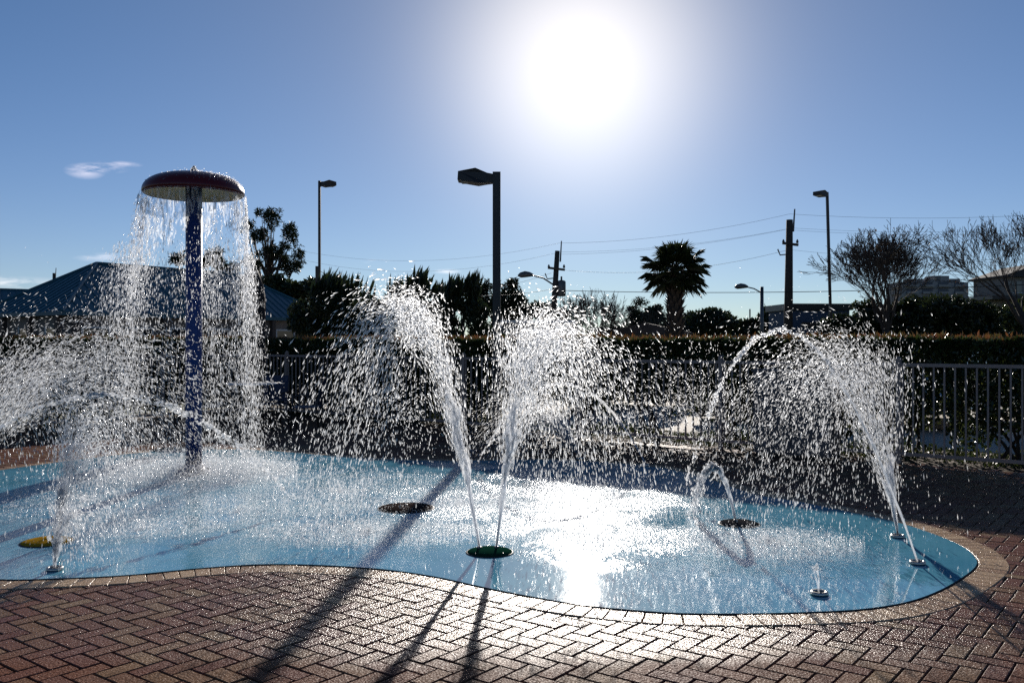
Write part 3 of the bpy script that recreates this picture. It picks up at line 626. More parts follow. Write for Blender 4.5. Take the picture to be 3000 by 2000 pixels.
def sheet_mat():
    m = bpy.data.materials.new('water_sheet'); m.use_nodes = True; nt = m.node_tree; N = nt.nodes; L = nt.links; N.remove(N['Principled BSDF'])
    tc = N.new('ShaderNodeTexCoord'); mp = N.new('ShaderNodeMapping'); mp.inputs[3].default_value = (1, 1, .16); L.new(tc.outputs['Object'], mp.inputs[0])
    n1 = N.new('ShaderNodeTexNoise'); n1.inputs['Scale'].default_value = 26; n1.inputs['Detail'].default_value = 6; n1.inputs['Distortion'].default_value = .8; L.new(mp.outputs[0], n1.inputs[0])
    r = N.new('ShaderNodeMapRange'); r.inputs[1].default_value = .46; r.inputs[2].default_value = .72; r.inputs[3].default_value = .03; r.inputs[4].default_value = .8; L.new(n1.outputs[0], r.inputs[0])
    bp = N.new('ShaderNodeBump'); bp.inputs['Distance'].default_value = .05; L.new(n1.outputs[0], bp.inputs['Height'])
    tp = N.new('ShaderNodeBsdfTransparent'); tp.inputs[0].default_value = (.95, .97, .99, 1); tl = N.new('ShaderNodeBsdfTranslucent'); tl.inputs[0].default_value = (.95, .96, .97, 1)
    gl = N.new('ShaderNodeBsdfGlossy'); gl.inputs['Roughness'].default_value = .12; L.new(bp.outputs[0], gl.inputs['Normal']); L.new(bp.outputs[0], tl.inputs['Normal'])
    m1 = N.new('ShaderNodeMixShader'); m1.inputs[0].default_value = .15; L.new(tl.outputs[0], m1.inputs[1]); L.new(gl.outputs[0], m1.inputs[2])
    m2 = N.new('ShaderNodeMixShader'); L.new(r.outputs[0], m2.inputs[0]); L.new(tp.outputs[0], m2.inputs[1]); L.new(m1.outputs[0], m2.inputs[2]); L.new(m2.outputs[0], N['Material Output'].inputs[0]); return m
V_, Q_ = cap_sheet(); np_mesh('sheet', V_, Q_, sheet_mat(), j, True)
P, D, t = rim(1300, 6, .05, .20, .12, .40, .8, .02, .72); r = .0040 * np.exp(RNG.normal(0, .35, len(P)))
o = drops('ligaments', P, D, r, .018 + .035 * RNG.random(len(P)) ** 2, j, 'sheet'); o['kind'] = 'stuff'
P, D, t = rim(4200, 5, .06, .24, .06, .50, .8, .04, .5); spray(j, P, D, .0050, 2.4)
P, D, t = rim(16000, 4, .04, .40, .34, .86, .9, .09, .40, 1.3); spray(j, P, D, .0052, 2.6)
P, D, t = rim(4200, 3, .15, .60, .35, .86, .8, .12, .40, 1.7); spray(j, P, D, .0046, 2.4)
# bubbling water on top of the cap
k = 900; th = RNG.uniform(0, 6.28, k); rr_ = np.abs(RNG.normal(0, .055, k)); P = np.stack([MX + rr_ * np.cos(th), MY + rr_ * np.sin(th), PZ + 3.61 + np.maximum(.10 * np.exp(-(rr_ / .05) ** 2) * RNG.random(k), 0) - .06 * rr_], 1)
spray(j, P, RNG.normal(size=(k, 3)), .007, 1.4, .4)
k = 420; th = RNG.normal(-.2, .9, k); rr_ = .58 * RNG.random(k) ** .3; zc = np.interp(rr_, [p[0] for p in prof[::-1]], [p[1] for p in prof[::-1]])
P = np.stack([MX + rr_ * np.cos(th), MY + rr_ * np.sin(th), PZ + zc + .004 + RNG.exponential(.008, k)], 1); spray(j, P, RNG.normal(size=(k, 3)), .0042, 1.3, .4)

# splash: drops dancing on the pad where water lands
def splash(spots, n, zs, r):
    wts = np.array([s[4] for s in spots]); pk = RNG.choice(len(spots), n, p=wts / wts.sum()); sp = np.array([(*g(s[0], s[1]), s[2], s[3]) for s in spots])[pk]
    th = RNG.uniform(0, 6.28, n); q = np.sqrt(RNG.random(n)); q = np.where(RNG.random(n) < .6, q, np.abs(RNG.normal(0, .7, n)))
    x = sp[:, 0] + sp[:, 2] * q * np.cos(th); y = sp[:, 1] + sp[:, 3] * q * np.sin(th)
    z = PZ + .004 + RNG.exponential(zs, n) * np.exp(-.5 * q * q); P = np.stack([x, y, z], 1)
    D = np.stack([RNG.normal(0, .5, n), RNG.normal(0, .5, n), RNG.uniform(.2, 1, n)], 1)
    dd = np.array([inside(a, b, OUT) for a, b in zip(x, y)]); rr = r * np.exp(RNG.normal(0, .35, n)); P, D, rr = P[dd], D[dd], rr[dd]
    return P, D, rr
mx_, my_ = 568, 1388
for nm, lab, spots, n, zs, r in [
    ('splash', 'white splash ring boiling on the pad round the foot of the mushroom fountain', [(mx_, my_, 1.25, 1.05, 1.0)], 38000, .085, .0036),
    ('splash', 'fine splash dancing on the middle of the pad round the brown disc', [(1000, 1440, 1.6, 1.4, .8), (1080, 1560, 1.0, .5, .7), (700, 1500, 1.2, .8, .5), (1350, 1480, .9, .9, .5)], 26000, .02, .0030),
    ('splash', 'glittering splash on the pad between the green disc and the grey disc', [(1800, 1450, 1.3, 1.3, .8), (2250, 1590, .75, .55, .7), (1700, 1560, .8, .6, .4)], 15000, .018, .0030),
    ('splash', 'sparse splash on the pad beyond the mustard disc', [(250, 1470, 1.2, 1.1, .8), (420, 1550, .7, .5, .4)], 9000, .02, .0032)]:
    P, D, rr = splash(spots, n, zs, r); o = drops(nm, P, D, rr, rr * 1.4, None); tag(o, lab, 'splash', kind='stuff')
# ------------------------------------------------------------------ patio table with folded umbrella
UX, UY = -4.66, 16.2
MAT['umb'] = mat('umbrella_canvas', (.030, .020, .018), .85, noise=.25, nscale=12, bump=.4, bscale=50)
MAT['alu'] = mat('white_powder_coat', (.75, .74, .72), .18, coat=.5); MAT['sling'] = mat('navy_sling', (.012, .022, .06), .6); MAT['darkmetal'] = mat('dark_bronze_metal', (.018, .014, .012), .45)
ta = empty('patio_table', (UX, UY, 0), 0, 'glossy white-topped patio table standing under the folded umbrella', 'table')
MB().lathe([(.43, .835), (.46, .840), (.46, .855), (.45, .862), (.03, .862)], 48).build('table_top', MAT['alu'], ta)
for k in range(4):
    a = math.pi / 4 + k * math.pi / 2; MB().tube([(.40 * math.cos(a), .40 * math.sin(a), -.01), (.33 * math.cos(a), .33 * math.sin(a), .4), (.36 * math.cos(a), .36 * math.sin(a), .84)], .016, 8).build('leg', MAT['darkmetal'], ta, True)
um = empty('patio_umbrella', (UX, UY, 0), 0, 'folded dark brown patio umbrella standing behind the mushroom fountain', 'umbrella')
MB().lathe([(.024, 0), (.024, 2.95)], 12).build('pole', MAT['darkmetal'], um, True)
MB().lathe([(.26, 0), (.26, .05), (.06, .08), (.045, .30)], 24).build('base', MAT['darkmetal'], um, True)
prf = [(.15, 1.22), (.17, 1.45), (.185, 1.8), (.20, 2.2), (.20, 2.42), (.18, 2.6), (.15, 2.74), (.115, 2.86), (.08, 2.895), (.03, 2.90)]
mb = MB(); n = 48; V = []
for r, z in prf:
    for k in range(n):
        th = 2 * math.pi * k / n; q = r * (1 + .22 * math.sin(th * 8 + z * 1.5) * max(0, min(1, (2.9 - z) * 2))); lean = (2.4 - z) * .05 if z < 2.4 else 0
        V.append((q * math.cos(th) + lean, q * math.sin(th), z + (.07 * math.sin(th * 8) if z == 1.22 else 0)))
mb.add(V, [(i * n + k, i * n + (k + 1) % n, (i + 1) * n + (k + 1) % n, (i + 1) * n + k) for i in range(len(prf) - 1) for k in range(n)]); mb.build('canopy', MAT['umb'], um, True)
MB().lathe([(.05, 2.89), (.055, 2.92), (.03, 2.94), (.045, 2.97), (.045, 3.0), (.02, 3.03), (.004, 3.045)], 16).build('finial', MAT['darkmetal'], um, True)
MB().lathe([(.215, 1.9), (.225, 1.92), (.225, 1.97), (.212, 1.99)], 32).build('tie_strap', MAT['umb'], um, True)
def chair(x, y, rz, label):
    c = empty('patio_chair', (x, y, 0), rz, label, 'chair', 'patio chairs round the table')
    MB().box((0, 0, .42), (.46, .46, .02)).build('seat', MAT['sling'], c)
    MB().box((0, -.26, .70), (.46, .02, .50), Matrix.Rotation(.2, 3, 'X')).build('backrest', MAT['sling'], c)
    for sx in (-1, 1):
        MB().tube([(sx * .25, .24, -.01), (sx * .25, .22, .42), (sx * .25, .18, .62)], .013, 8).build('leg', MAT['darkmetal'], c, True)
        MB().tube([(sx * .25, -.26, -.01), (sx * .25, -.22, .42), (sx * .25, -.33, .95)], .013, 8).build('leg', MAT['darkmetal'], c, True)
        MB().tube([(sx * .25, .19, .62), (sx * .25, 0, .64), (sx * .25, -.25, .62)], .015, 8).build('armrest', MAT['darkmetal'], c, True)
chair(UX + .95, UY + .15, math.radians(92), 'navy sling patio chair between the table and the hedge'); chair(UX - .85, UY + .2, math.radians(-95), 'navy sling patio chair on the house side of the table'); chair(UX + .1, UY + .95, math.radians(176), 'navy sling patio chair behind the table, back to the fence')

# ------------------------------------------------------------------ lamp posts, poles, wires
MAT['pole'] = mat('bronze_pole', (.028, .020, .016), .5, noise=.15, nscale=6); MAT['wood'] = mat('weathered_pole', (.055, .042, .032), .9, noise=.3, nscale=10, bump=.4)
MAT['lens'] = mat('lamp_lens', (.25, .25, .22), .2, spec=.6); MAT['galv'] = mat('galvanised', (.12, .12, .12), .5, metal=.7)
def shoebox(u, vtop, Y, label, width, side=-1, yaw=0.0, head=(.60, .34, .20), tilt=0, sleeve=False, z0=-.05):
    p = at(u, vtop, Y); h = p.z
    r = empty('lamp_post', (p.x, Y, 0), 0, label, 'lamp post'); r.rotation_euler = (0, tilt, 0)
    MB().box((0, 0, (h + z0) / 2), (width, width, h - z0)).build('pole', MAT['pole'], r)
    L, Wd, H = head; c = math.cos(yaw) * side; s = math.sin(yaw)
    R = Matrix.Rotation(math.atan2(s, c), 3, 'Z'); mb = MB()
    x0 = width / 2; prof_ = [(x0, -.03), (x0 + .10, -.02), (x0 + L * .50, .06), (x0 + L, .0), (x0 + L + .01, -H * .78), (x0 + L * .42, -H * 1.12), (x0 + .10, -H * 1.02), (x0, -H)]
    n = len(prof_); V = []
    for sy, sc_ in ((-1, 1), (1, 1)):
        for i, (x, z) in enumerate(prof_):
            wv = Wd / 2 * (.45 if x < x0 + .09 else (.72 if x < x0 + .12 else 1)); V.append(R @ Vector((x, sy * wv, h - .01 + z)))
    mb.add(V, [tuple(range(n - 1, -1, -1)), tuple(range(n, 2 * n))] + [(i, (i + 1) % n, (i + 1) % n + n, i + n) for i in range(n)]); hd = mb.build('lamp_head', MAT['pole'], r)
    MB().box(R @ Vector((x0 + L * .68, 0, h - H * .96)), (L * .45, Wd * .75, .015), R @ Matrix.Rotation(-.28 * 0, 3, 'Y')).build('lens', MAT['lens'], hd)
    if sleeve: MB().box((-.06, 0, 1.6 + (1000 - 805) * Y / F), (width * 1.9, width * 1.9, 50 * Y / F)).build('sleeve', MAT['pole'], r)
    MB().box((0, 0, .06), (width * 2.0, width * 2.0, .2)).build('base_cover', MAT['pole'], r)
    return r
shoebox(1455, 505, 16.4, 'big bronze shoebox lamp post rising behind the green disc jets', .142, -1, 0, (.62, .36, .19))
shoebox(936, 530, 38, 'slender dark lamp post beside the pine tree and the blue roof', .10, 1, .5, (.62, .36, .20), sleeve=True)
shoebox(2438, 563, 44, 'slender dark lamp post between the wooden pole and the bare tree', .115, -1, -.6, (.75, .42, .22), tilt=-.028)
shoebox(-6, 560, 40, 'slender dark lamp post far beyond the blue roof', .10, -1, .4, (.6, .36, .2))
def upole(u0, v0, u1, Y, r, label, arms, lamp=None, trans=False, spike=True):
    top = at(u0, v0, Y); bx = (u1 - 1500) * Y / F
    R = empty('utility_pole', (bx, Y, 0), 0, label, 'utility pole', 'wooden utility poles')
    ax = lambda z: (top.x - bx) * z / top.z
    MB().tube([(0, 0, -.1), (ax(top.z * .5), 0, top.z * .5), (ax(top.z), 0, top.z)], [r * 1.35, r * 1.1, r * .85], 10).build('pole', MAT['wood'], R, True)
    if spike: MB().tube([(ax(top.z) + r, 0, top.z - .6), (ax(top.z) + r * 1.4, 0, top.z + .55)], [.05, .035], 6).build('pole_top_pin', MAT['galv'], R)
    for dz, L in arms:
        z = top.z - dz; MB().box((ax(z), -r, z), (L, .11, .12), Matrix.Rotation(.12, 3, 'Y')).build('crossarm', MAT['wood'], R)
        for s_ in (-1, 1): MB().lathe([(.05, 0), (.07, .08), (.04, .16), (.02, .2)], 8, (ax(z) + s_ * L * .44, -r, z + .04)).build('insulator', MAT['galv'], R)
        MB().tube([(ax(z), -.1, z - .5), (ax(z) - .5, -.12, z - .55), (ax(z) - .62, -.12, z - .25)], .035, 6).build('bracket', MAT['galv'], R)
    if trans: z = top.z * .62; MB().lathe([(.20, 0), (.24, .05), (.24, .8), (.2, .86), (.05, .9), (.05, 1.1)], 16, (ax(z) + r + .22, 0, z)).build('transformer', MAT['galv'], R, True)
    if lamp:
        z = lamp; arm = MB().tube([(ax(z), 0, z - .5), (ax(z) - .7, -.1, z - .05), (ax(z) - 1.35, -.2, z + .10)], .045, 8).build('lamp_arm', MAT['galv'], R, True)
        MB().add(*lamp_head()).build('lamp_head', MAT['galv'], R, True, (ax(z) - 1.35, -.2, z + .10))
    return R
def lamp_head():
    m_ = MB().tube([(.1, 0, 0), (-.1, 0, .04), (-.35, 0, .05), (-.6, 0, 0), (-.75, 0, -.03)], [.07, .14, .18, .15, .04], 10); return m_.v, m_.f
upole(1633, 735, 1611, 50, .16, 'leaning wooden utility pole with transformer and lamp arm', [(1.0, .95)], at(1500, 812, 50).z, True)
upole(2313, 644, 2308, 46, .19, 'tall wooden utility pole beside the slender lamp post', [(1.25, .8)])
upole(158, 800, 158, 95, .16, 'distant wooden utility pole beyond the blue roof', [(1.6, 2.4)])
sl_p = at(2232, 840, 58); R_ = empty('street_light', (sl_p.x, 58, 0), 0, 'cobra-head street light on a metal pole beyond the hedge', 'street light')
MB().tube([(0, 0, -.1), (0, 0, sl_p.z)], [.13, .11], 10).build('pole', MAT['galv'], R_, True)
MB().tube([(0, 0, sl_p.z - .4), (-.5, 0, sl_p.z - .12), (-1.0, 0, sl_p.z)], .04, 8).build('arm', MAT['galv'], R_, True)
MB().add(*lamp_head()).build('lamp_head', MAT['galv'], R_, True, (-1.0, 0, sl_p.z))
tp_ = at(2197, 905, 75); o = empty('sign_post', (tp_.x, 75, 0), 0, 'thin distant post poking up behind the trees', 'post'); MB().tube([(0, 0, 0), (0, 0, tp_.z)], .06, 6).build('pole', MAT['galv'], o)
MAT['wire'] = mat('cable', (.02, .02, .022), .6)
def wire(a, b, sag, r, label):
    a, b = Vector(a), Vector(b); m_ = MB().tube([a.lerp(b, k / 14) - a - Vector((0, 0, 4 * sag * (k / 14) * (1 - k / 14))) for k in range(15)], r, 5); o = m_.build('power_line', MAT['wire'], None, True, a); return tag(o, label, 'cable', 'overhead lines between the poles')
PA, PB = at(1640, 712, 50), at(2313, 627, 46)
wire(PA, PB, .35, .006, 'thin top wire strung from the leaning pole to the tall pole'); wire(PB, at(3400, 600, 44), .4, .006, 'thin top wire running on from the tall pole past the bare trees')
wire(at(1645, 738, 50), at(2320, 668, 46), .3, .005, 'upper paired wire between the leaning pole and the tall pole'); wire(at(1624, 745, 50), at(2300, 673, 46), .3, .005, 'lower paired wire between the leaning pole and the tall pole')
wire(at(2320, 668, 46), at(3400, 640, 44), .4, .005, 'upper paired wire running on past the bare trees'); wire(at(2302, 673, 46), at(3400, 655, 44), .4, .005, 'lower paired wire running on past the bare trees')
wire(at(1620, 850, 50), at(3400, 812, 40), .35, .017, 'thick black cable sagging low across the whole row of trees'); wire(at(1622, 846, 50), at(1400, 866, 47), .1, .012, 'short thick cable dropping from the leaning pole behind the big lamp post')
wire(at(2309, 732, 46), at(1640, 790, 50), .55, .007, 'middle wire sagging behind the palm tree'); wire(at(1623, 797, 50), at(1250, 850, 52), .4, .007, 'service wire falling from the leaning pole to the shrubs')
wire(PA, at(850, 728, 60), .9, .005, 'faint top wire from the leaning pole towards the pine tree'); wire(at(1625, 742, 50), at(850, 752, 60), 1.0, .005, 'faint lower wire from the leaning pole towards the pine tree')
wire(at(940, 795, 38), at(1080, 836, 34), .15, .012, 'short service wire beside the slender lamp post'); wire(at(2318, 732, 46), at(3300, 765, 44), .3, .005, 'thin single wire passing behind the bare tree')

# ------------------------------------------------------------------ trees
def crown_tree(name, label, lobes_px, Y, n, size, trunk, mtl, cat='tree', group=None, k=8, asp=.5, up=None, fill=.5, rf=.40, depth=1.0, limbs=9, wisps=0):
    """lobes in photo pixels (u, v, ru, rv) at distance Y; trunk (u, r)"""
    bx = (trunk[0] - 1500) * Y / F; r = empty(name, (bx, Y, 0), 0, label, cat, group)
    lob = []
    for (u, v, ru, rv) in lobes_px:
        c = at(u, v, Y); q = Y / F; lob.append((c.x - bx, RNG.uniform(-.3, .3) * ru * q, c.z, ru * q, ru * q * depth, rv * q))
    mb = MB(); zt = max(l[2] for l in lob)
    mb.tube([(0, 0, -.15), (RNG.normal(0, .05), 0, zt * .45), (np.mean([l[0] for l in lob]), 0, zt * .85)], [trunk[1] * 1.2, trunk[1] * .85, trunk[1] * .35], 8)
    for q in range(limbs):
        l = lob[q % len(lob)]; z0 = zt * RNG.uniform(.3, .7); e = Vector((l[0] + RNG.uniform(-.6, .6) * l[3], l[1] + RNG.uniform(-.6, .6) * l[4], l[2] + RNG.uniform(-.3, .7) * l[5]))
        s_ = Vector((np.mean([l[0] for l in lob]) * z0 / zt, 0, z0)); mb.tube([s_, s_.lerp(e, .5) + Vector((0, 0, -.05 * zt)), e], [trunk[1] * .4, trunk[1] * .25, trunk[1] * .08], 5)
    mb.build('trunk', MAT['bark'], r, True)
    sub = sub_lobes(lob, k, rf); P = blob_points(sub, n, fill); P = P[P[:, 2] > .05]
    V, Q = leaf_quads(P, size, asp, up); o = np_mesh('crown', V, Q, MAT[mtl], r); o['kind'] = 'stuff'
    if wisps:
        top = P[np.argsort(P[:, 2])[-int(len(P) * .12):]]; top = top[RNG.choice(len(top), wisps)]; V, Q = leaf_quads(top, size * 3.2, .16, (0.25, 0, 1, .8)); np_mesh('shoots', V, Q, MAT[mtl], r)['kind'] = 'stuff'
    return r
G = 'trees and shrubs beyond the hedge'
crown_tree('pine_tree', 'tall open pine tree beyond the blue roof', [(800, 640, 48, 32), (850, 680, 40, 40), (760, 690, 45, 36), (800, 740, 60, 40), (875, 745, 24, 32), (745, 775, 45, 24), (840, 780, 50, 26), (725, 660, 20, 30)], 62, 7500, .24, (772, .2), 'pine', 'tree', G, 11, .26, None, .25, .19, limbs=44)
crown_tree('pine_tree', 'low pine crown showing behind the mushroom fountain curtain', [(525, 762, 26, 24), (630, 755, 38, 34), (580, 775, 40, 26), (670, 790, 30, 24)], 66, 3600, .30, (590, .18), 'pine', 'tree', G, 7, .25, None, .4, .36, limbs=12)
crown_tree('dark_bushy_tree', 'dark bushy tree filling the gap between the blue roof and the slender lamp post', [(830, 860, 60, 50), (900, 860, 70, 50), (960, 850, 60, 36), (800, 830, 40, 24), (1080, 900, 70, 50), (980, 940, 90, 60)], 58, 9500, .34, (880, .2), 'dark_leaf', 'tree', G, 9)
crown_tree('tall_shrub', 'big rounded dark shrub in front of the end of the blue roof', [(960, 910, 105, 80), (1050, 930, 80, 66), (990, 878, 75, 44), (900, 950, 60, 60), (1090, 960, 60, 60), (930, 1010, 80, 60), (1060, 1010, 80, 60)], 25, 20000, .13, (990, .1), 'dark_leaf', 'shrub', G, 14, .35, (0, 0, 1, .4), .55, .34, .7, wisps=300)
crown_tree('tall_shrub', 'feathery shrub rising behind the left jet of the green disc', [(1220, 880, 62, 52), (1190, 930, 80, 70), (1260, 930, 60, 70), (1235, 850, 30, 30), (1170, 1000, 70, 50), (1260, 1000, 70, 50)], 27, 11000, .14, (1220, .1), 'dark_leaf', 'shrub', G, 12, .35, (0, 0, 1, .45), .5, .34, .7, wisps=380)
crown_tree('tall_shrub', 'feathery shrub between the green disc jets and the big lamp post', [(1330, 890, 56, 46), (1300, 930, 60, 60), (1380, 880, 34, 46), (1400, 930, 50, 60), (1320, 1000, 60, 50), (1420, 1000, 60, 50)], 28, 11000, .14, (1345, .1), 'dark_leaf', 'shrub', G, 12, .35, (.1, 0, 1, .45), .5, .34, .7, wisps=380)
crown_tree('pine_tree', 'bushy pine tree right behind the big lamp post', [(1420, 845, 26, 22), (1490, 850, 38, 28), (1510, 885, 30, 26), (1450, 890, 60, 36), (1400, 870, 30, 20)], 60, 5200, .30, (1455, .18), 'pine', 'tree', G, 9, .25, None, .4, .34, limbs=14)
crown_tree('dark_bushy_tree', 'low dark trees beyond the grey flat-roofed shed', [(1540, 910, 50, 30), (1590, 915, 40, 28), (1480, 930, 50, 36), (1630, 930, 40, 26), (1500, 980, 80, 40), (1620, 975, 70, 40)], 64, 8000, .32, (1550, .2), 'dark_leaf', 'tree', G, 9)
crown_tree('umbrella_pine', 'small flat-topped pine between the bare grey shrub and the palm', [(1873, 887, 26, 14), (1852, 905, 24, 10), (1870, 925, 34, 18), (1850, 965, 60, 36), (1780, 975, 60, 34)], 90, 4600, .34, (1863, .14), 'pine', 'tree', G, 9, .25, None, .4, .36, limbs=10)
crown_tree('dark_bushy_tree', 'round dark tree between the small pine and the palm', [(1915, 912, 30, 20), (1900, 935, 46, 22), (1930, 930, 24, 20), (1920, 970, 60, 34)], 88, 4200, .36, (1910, .2), 'dark_leaf', 'tree', G, 9)
crown_tree('dark_bushy_tree', 'wide dark tree with a thin top just behind the palm', [(2060, 925, 66, 26), (2020, 950, 60, 36), (2120, 950, 44, 38), (2060, 960, 90, 40)], 50, 9500, .22, (2060, .2), 'dark_leaf', 'tree', G, 13)
crown_tree('dark_bushy_tree', 'dark trees at the foot of the cobra-head street light', [(2240, 945, 44, 30), (2190, 960, 40, 26), (2290, 965, 40, 32), (2245, 910, 10, 12), (2170, 985, 50, 28)], 64, 5600, .3, (2245, .2), 'dark_leaf', 'tree', G, 9)
crown_tree('oak_tree', 'broad dark oak below the bare tree, leafy to the hedge top', [(2560, 950, 110, 60), (2480, 965, 70, 50), (2640, 930, 80, 52), (2430, 985, 50, 40)], 44, 12000, .24, (2560, .25), 'dark_leaf', 'tree', G, 14)
crown_tree('oak_tree', 'broad dark oak in front of the apartment block', [(2740, 920, 90, 54), (2820, 930, 80, 56), (2680, 960, 70, 60), (2800, 985, 120, 46), (2870, 950, 56, 50)], 42, 15000, .22, (2760, .28), 'dark_leaf', 'tree', G, 14)
crown_tree('dark_bushy_tree', 'dull green bushy tree at the foot of the house with the deck', [(2975, 950, 60, 60), (2990, 985, 50, 40), (3030, 930, 60, 60)], 46, 5000, .22, (2990, .2), 'hedge', 'tree', G, 11)

def bare_tree(u, Y, hpx_top, label, spread, seed, n0=5, levels=5, r0=.16, fork=.25, group='leafless trees', grav=0.0, leaves=0, thin=1.0, half=None):
    rg = random.Random(seed); top = CH + (1000 - hpx_top) * Y / F; bx = (u - 1500) * Y / F
    r = empty('bare_tree', (bx, Y, 0), 0, label, 'tree', group); mb = MB(); tw = MB(); tips = []
    def grow(p, d, L, rad, lev):
        steps = 4; pts = [p]; rs = [rad]
        for i in range(steps):
            d = (d + Vector((rg.gauss(0, .10), rg.gauss(0, .10), rg.gauss(.05, .06)))).normalized(); p = p + d * (L / steps); pts.append(p); rs.append(rad * (1 - .5 * (i + 1) / steps))
        (mb if lev < 2 else tw).tube(pts, [max(q_, .0085) for q_ in rs], 6 if lev < 2 else 3, cap=False)
        if lev >= levels: tips.append(p); return
        kids = 3 if lev < 3 else rg.choice((2, 3, 3))
        for q in range(kids):
            a = rg.uniform(0, 6.28); s_ = rg.uniform(.32, .62) * (1.0 if q else .35)
            ax_ = d.cross(Vector((math.cos(a), math.sin(a), .3))).normalized(); nd = (d + ax_ * math.tan(s_)).normalized()
            st = pts[-1] if q == 0 else pts[rg.choice((2, 3, 4))]
            grow(st, nd, L * rg.uniform(.62, .80), rs[-1] * (.92 if q == 0 else .72), lev + 1)
    H = top; trunk_h = H * fork
    mb.tube([(0, 0, -.1), (0, 0, trunk_h * .6), (0, 0, trunk_h)], [r0 * 1.25, r0, r0 * .9], 8)
    for q in range(n0):
        a = 2 * math.pi * q / n0 + rg.uniform(-.3, .3); tl_ = rg.uniform(.35, 1.0) * spread if q else .08
        grow(Vector((0, 0, trunk_h * rg.uniform(.8, 1))), Vector((math.cos(a) * tl_, math.sin(a) * tl_, 1)).normalized(), (H - trunk_h) * .33, r0 * .62 * thin, 0)
    mx = max(p.z for p in tips); sc_ = (H - trunk_h) / (mx - trunk_h)
    xs = sorted(abs(p.x) for p in tips); sx_ = half / xs[int(len(xs) * .97)] if half else 1
    for m_ in (mb, tw): m_.v = [(x * sx_, y * sx_, z if z < trunk_h else trunk_h + (z - trunk_h) * sc_) for x, y, z in m_.v]
    mb.build('trunk', MAT['bark'], r, True); tw.build('twigs', MAT['twig'], r)['kind'] = 'stuff'
    if leaves:
        P = np.array([tuple(p) for p in tips]); P[:, 2] = trunk_h + (P[:, 2] - trunk_h) * sc_; P[:, :2] *= sx_; P = P[RNG.choice(len(P), min(leaves, len(P)), replace=False)]
        V, Q = leaf_quads(P, .10, .5, (0, 0, -1, .3)); np_mesh('last_leaves', V, Q, MAT['hedge_tip'], r)['kind'] = 'stuff'
    return r
bare_tree(2598, 40, 642, 'wide leafless tree standing between the slender lamp post and the apartment block', .75, 12, 8, 6, .16, .30, leaves=420, thin=.8, half=2.55)
bare_tree(3010, 38, 545, 'tall leafless tree in front of the house with the deck', 1.0, 9, 6, 6, .17, .28, leaves=160, thin=.95)
bare_tree(1745, 46, 842, 'low leafless grey shrub behind the right jet of the green disc', 1.4, 21, 11, 5, .07, .12)
bare_tree(1925, 85, 885, 'faint leafless tree beside the palm trunk', .8, 33, 5, 4, .09, .3)

# palm
YP = 36; pb = at(1978, 800, YP); palm = empty('palm_tree', (pb.x, YP, 0), 0, 'cabbage palm with a round fan-leaf crown and shaggy trunk', 'tree')
MAT['boot'] = mat('palm_boot', (.055, .040, .028), .9, noise=.4, nscale=9)
H = pb.z; MB().tube([(-.05, 0, -.1), (-.03, 0, H * .5), (0, 0, H)], [.22, .24, .25], 14).build('trunk', MAT['bark'], palm, True)
bmsh = MB().add([(-.07, 0, 0), (.07, 0, 0), (.05, -.10, .20), (0, -.16, .30), (-.05, -.10, .20), (0, .05, .1)], [(0, 1, 2, 3, 4), (1, 0, 5), (0, 4, 5), (4, 3, 5), (3, 2, 5), (2, 1, 5)]).mesh('boot'); bmsh.materials.append(MAT['boot'])
for k in range(150):
    z = .8 + (H - .9) * k / 150; a = k * 2.4; rr = .24 * (1.04 if z > H * .5 else 1)
    o = bpy.data.objects.new('leaf_base', bmsh); COL.objects.link(o); o.parent = palm; o.location = (rr * math.sin(a) * .98, -rr * math.cos(a) * .98, z); o.rotation_euler = (random.uniform(-.1, .25), 0, a); o.scale = (1.15, 1.1, 1.1)
def frond(az, elv, petl, rad, seed):
    rg = random.Random(seed); d = Vector((math.cos(az) * math.cos(elv), math.sin(az) * math.cos(elv), math.sin(elv))); mb = MB()
    side = d.cross(Vector((0, 0, 1))).normalized() if abs(d.z) < .98 else Vector((1, 0, 0)); upv = side.cross(d)
    b = d * petl + Vector((0, 0, -.06 * petl)); mb.tube([(0, 0, 0), tuple(b * .5 + Vector((0, 0, .03))), tuple(b)], [.022, .016, .012], 4)
    nseg = 30
    for k in range(nseg):
        a = (k / (nseg - 1) - .5) * math.radians(250); r_ = rad * (1 - .25 * abs(a) / 2.2) * rg.uniform(.86, 1.08)
        dr = (d * math.cos(a) + side * math.sin(a) + upv * .10 * math.cos(a * 2)).normalized(); pr = dr.cross(upv).normalized()
        w0 = .028; m1 = b + dr * r_ * .55; e = b + dr * r_ + Vector((0, 0, -.24 * r_ * rg.uniform(.5, 1.6) - .05))
        mb.add([b - pr * .008, b + pr * .008, m1 + pr * w0, e, m1 - pr * w0], [(0, 1, 2, 3, 4)])
    return mb
for k in range(46):
    q = (k + .5) / 46; elv = 88 - 128 * q ** .85
    frond(k * 2.39996 + random.uniform(-.2, .2), math.radians(elv + random.uniform(-6, 6)), (.62 + .2 * math.sin(q * 3.1)) * random.uniform(.82, 1.12), (.90 - .18 * q) * random.uniform(.88, 1.1), k).build('frond', MAT['palm'], palm, False, (0, 0, H + .14 - .16 * q))

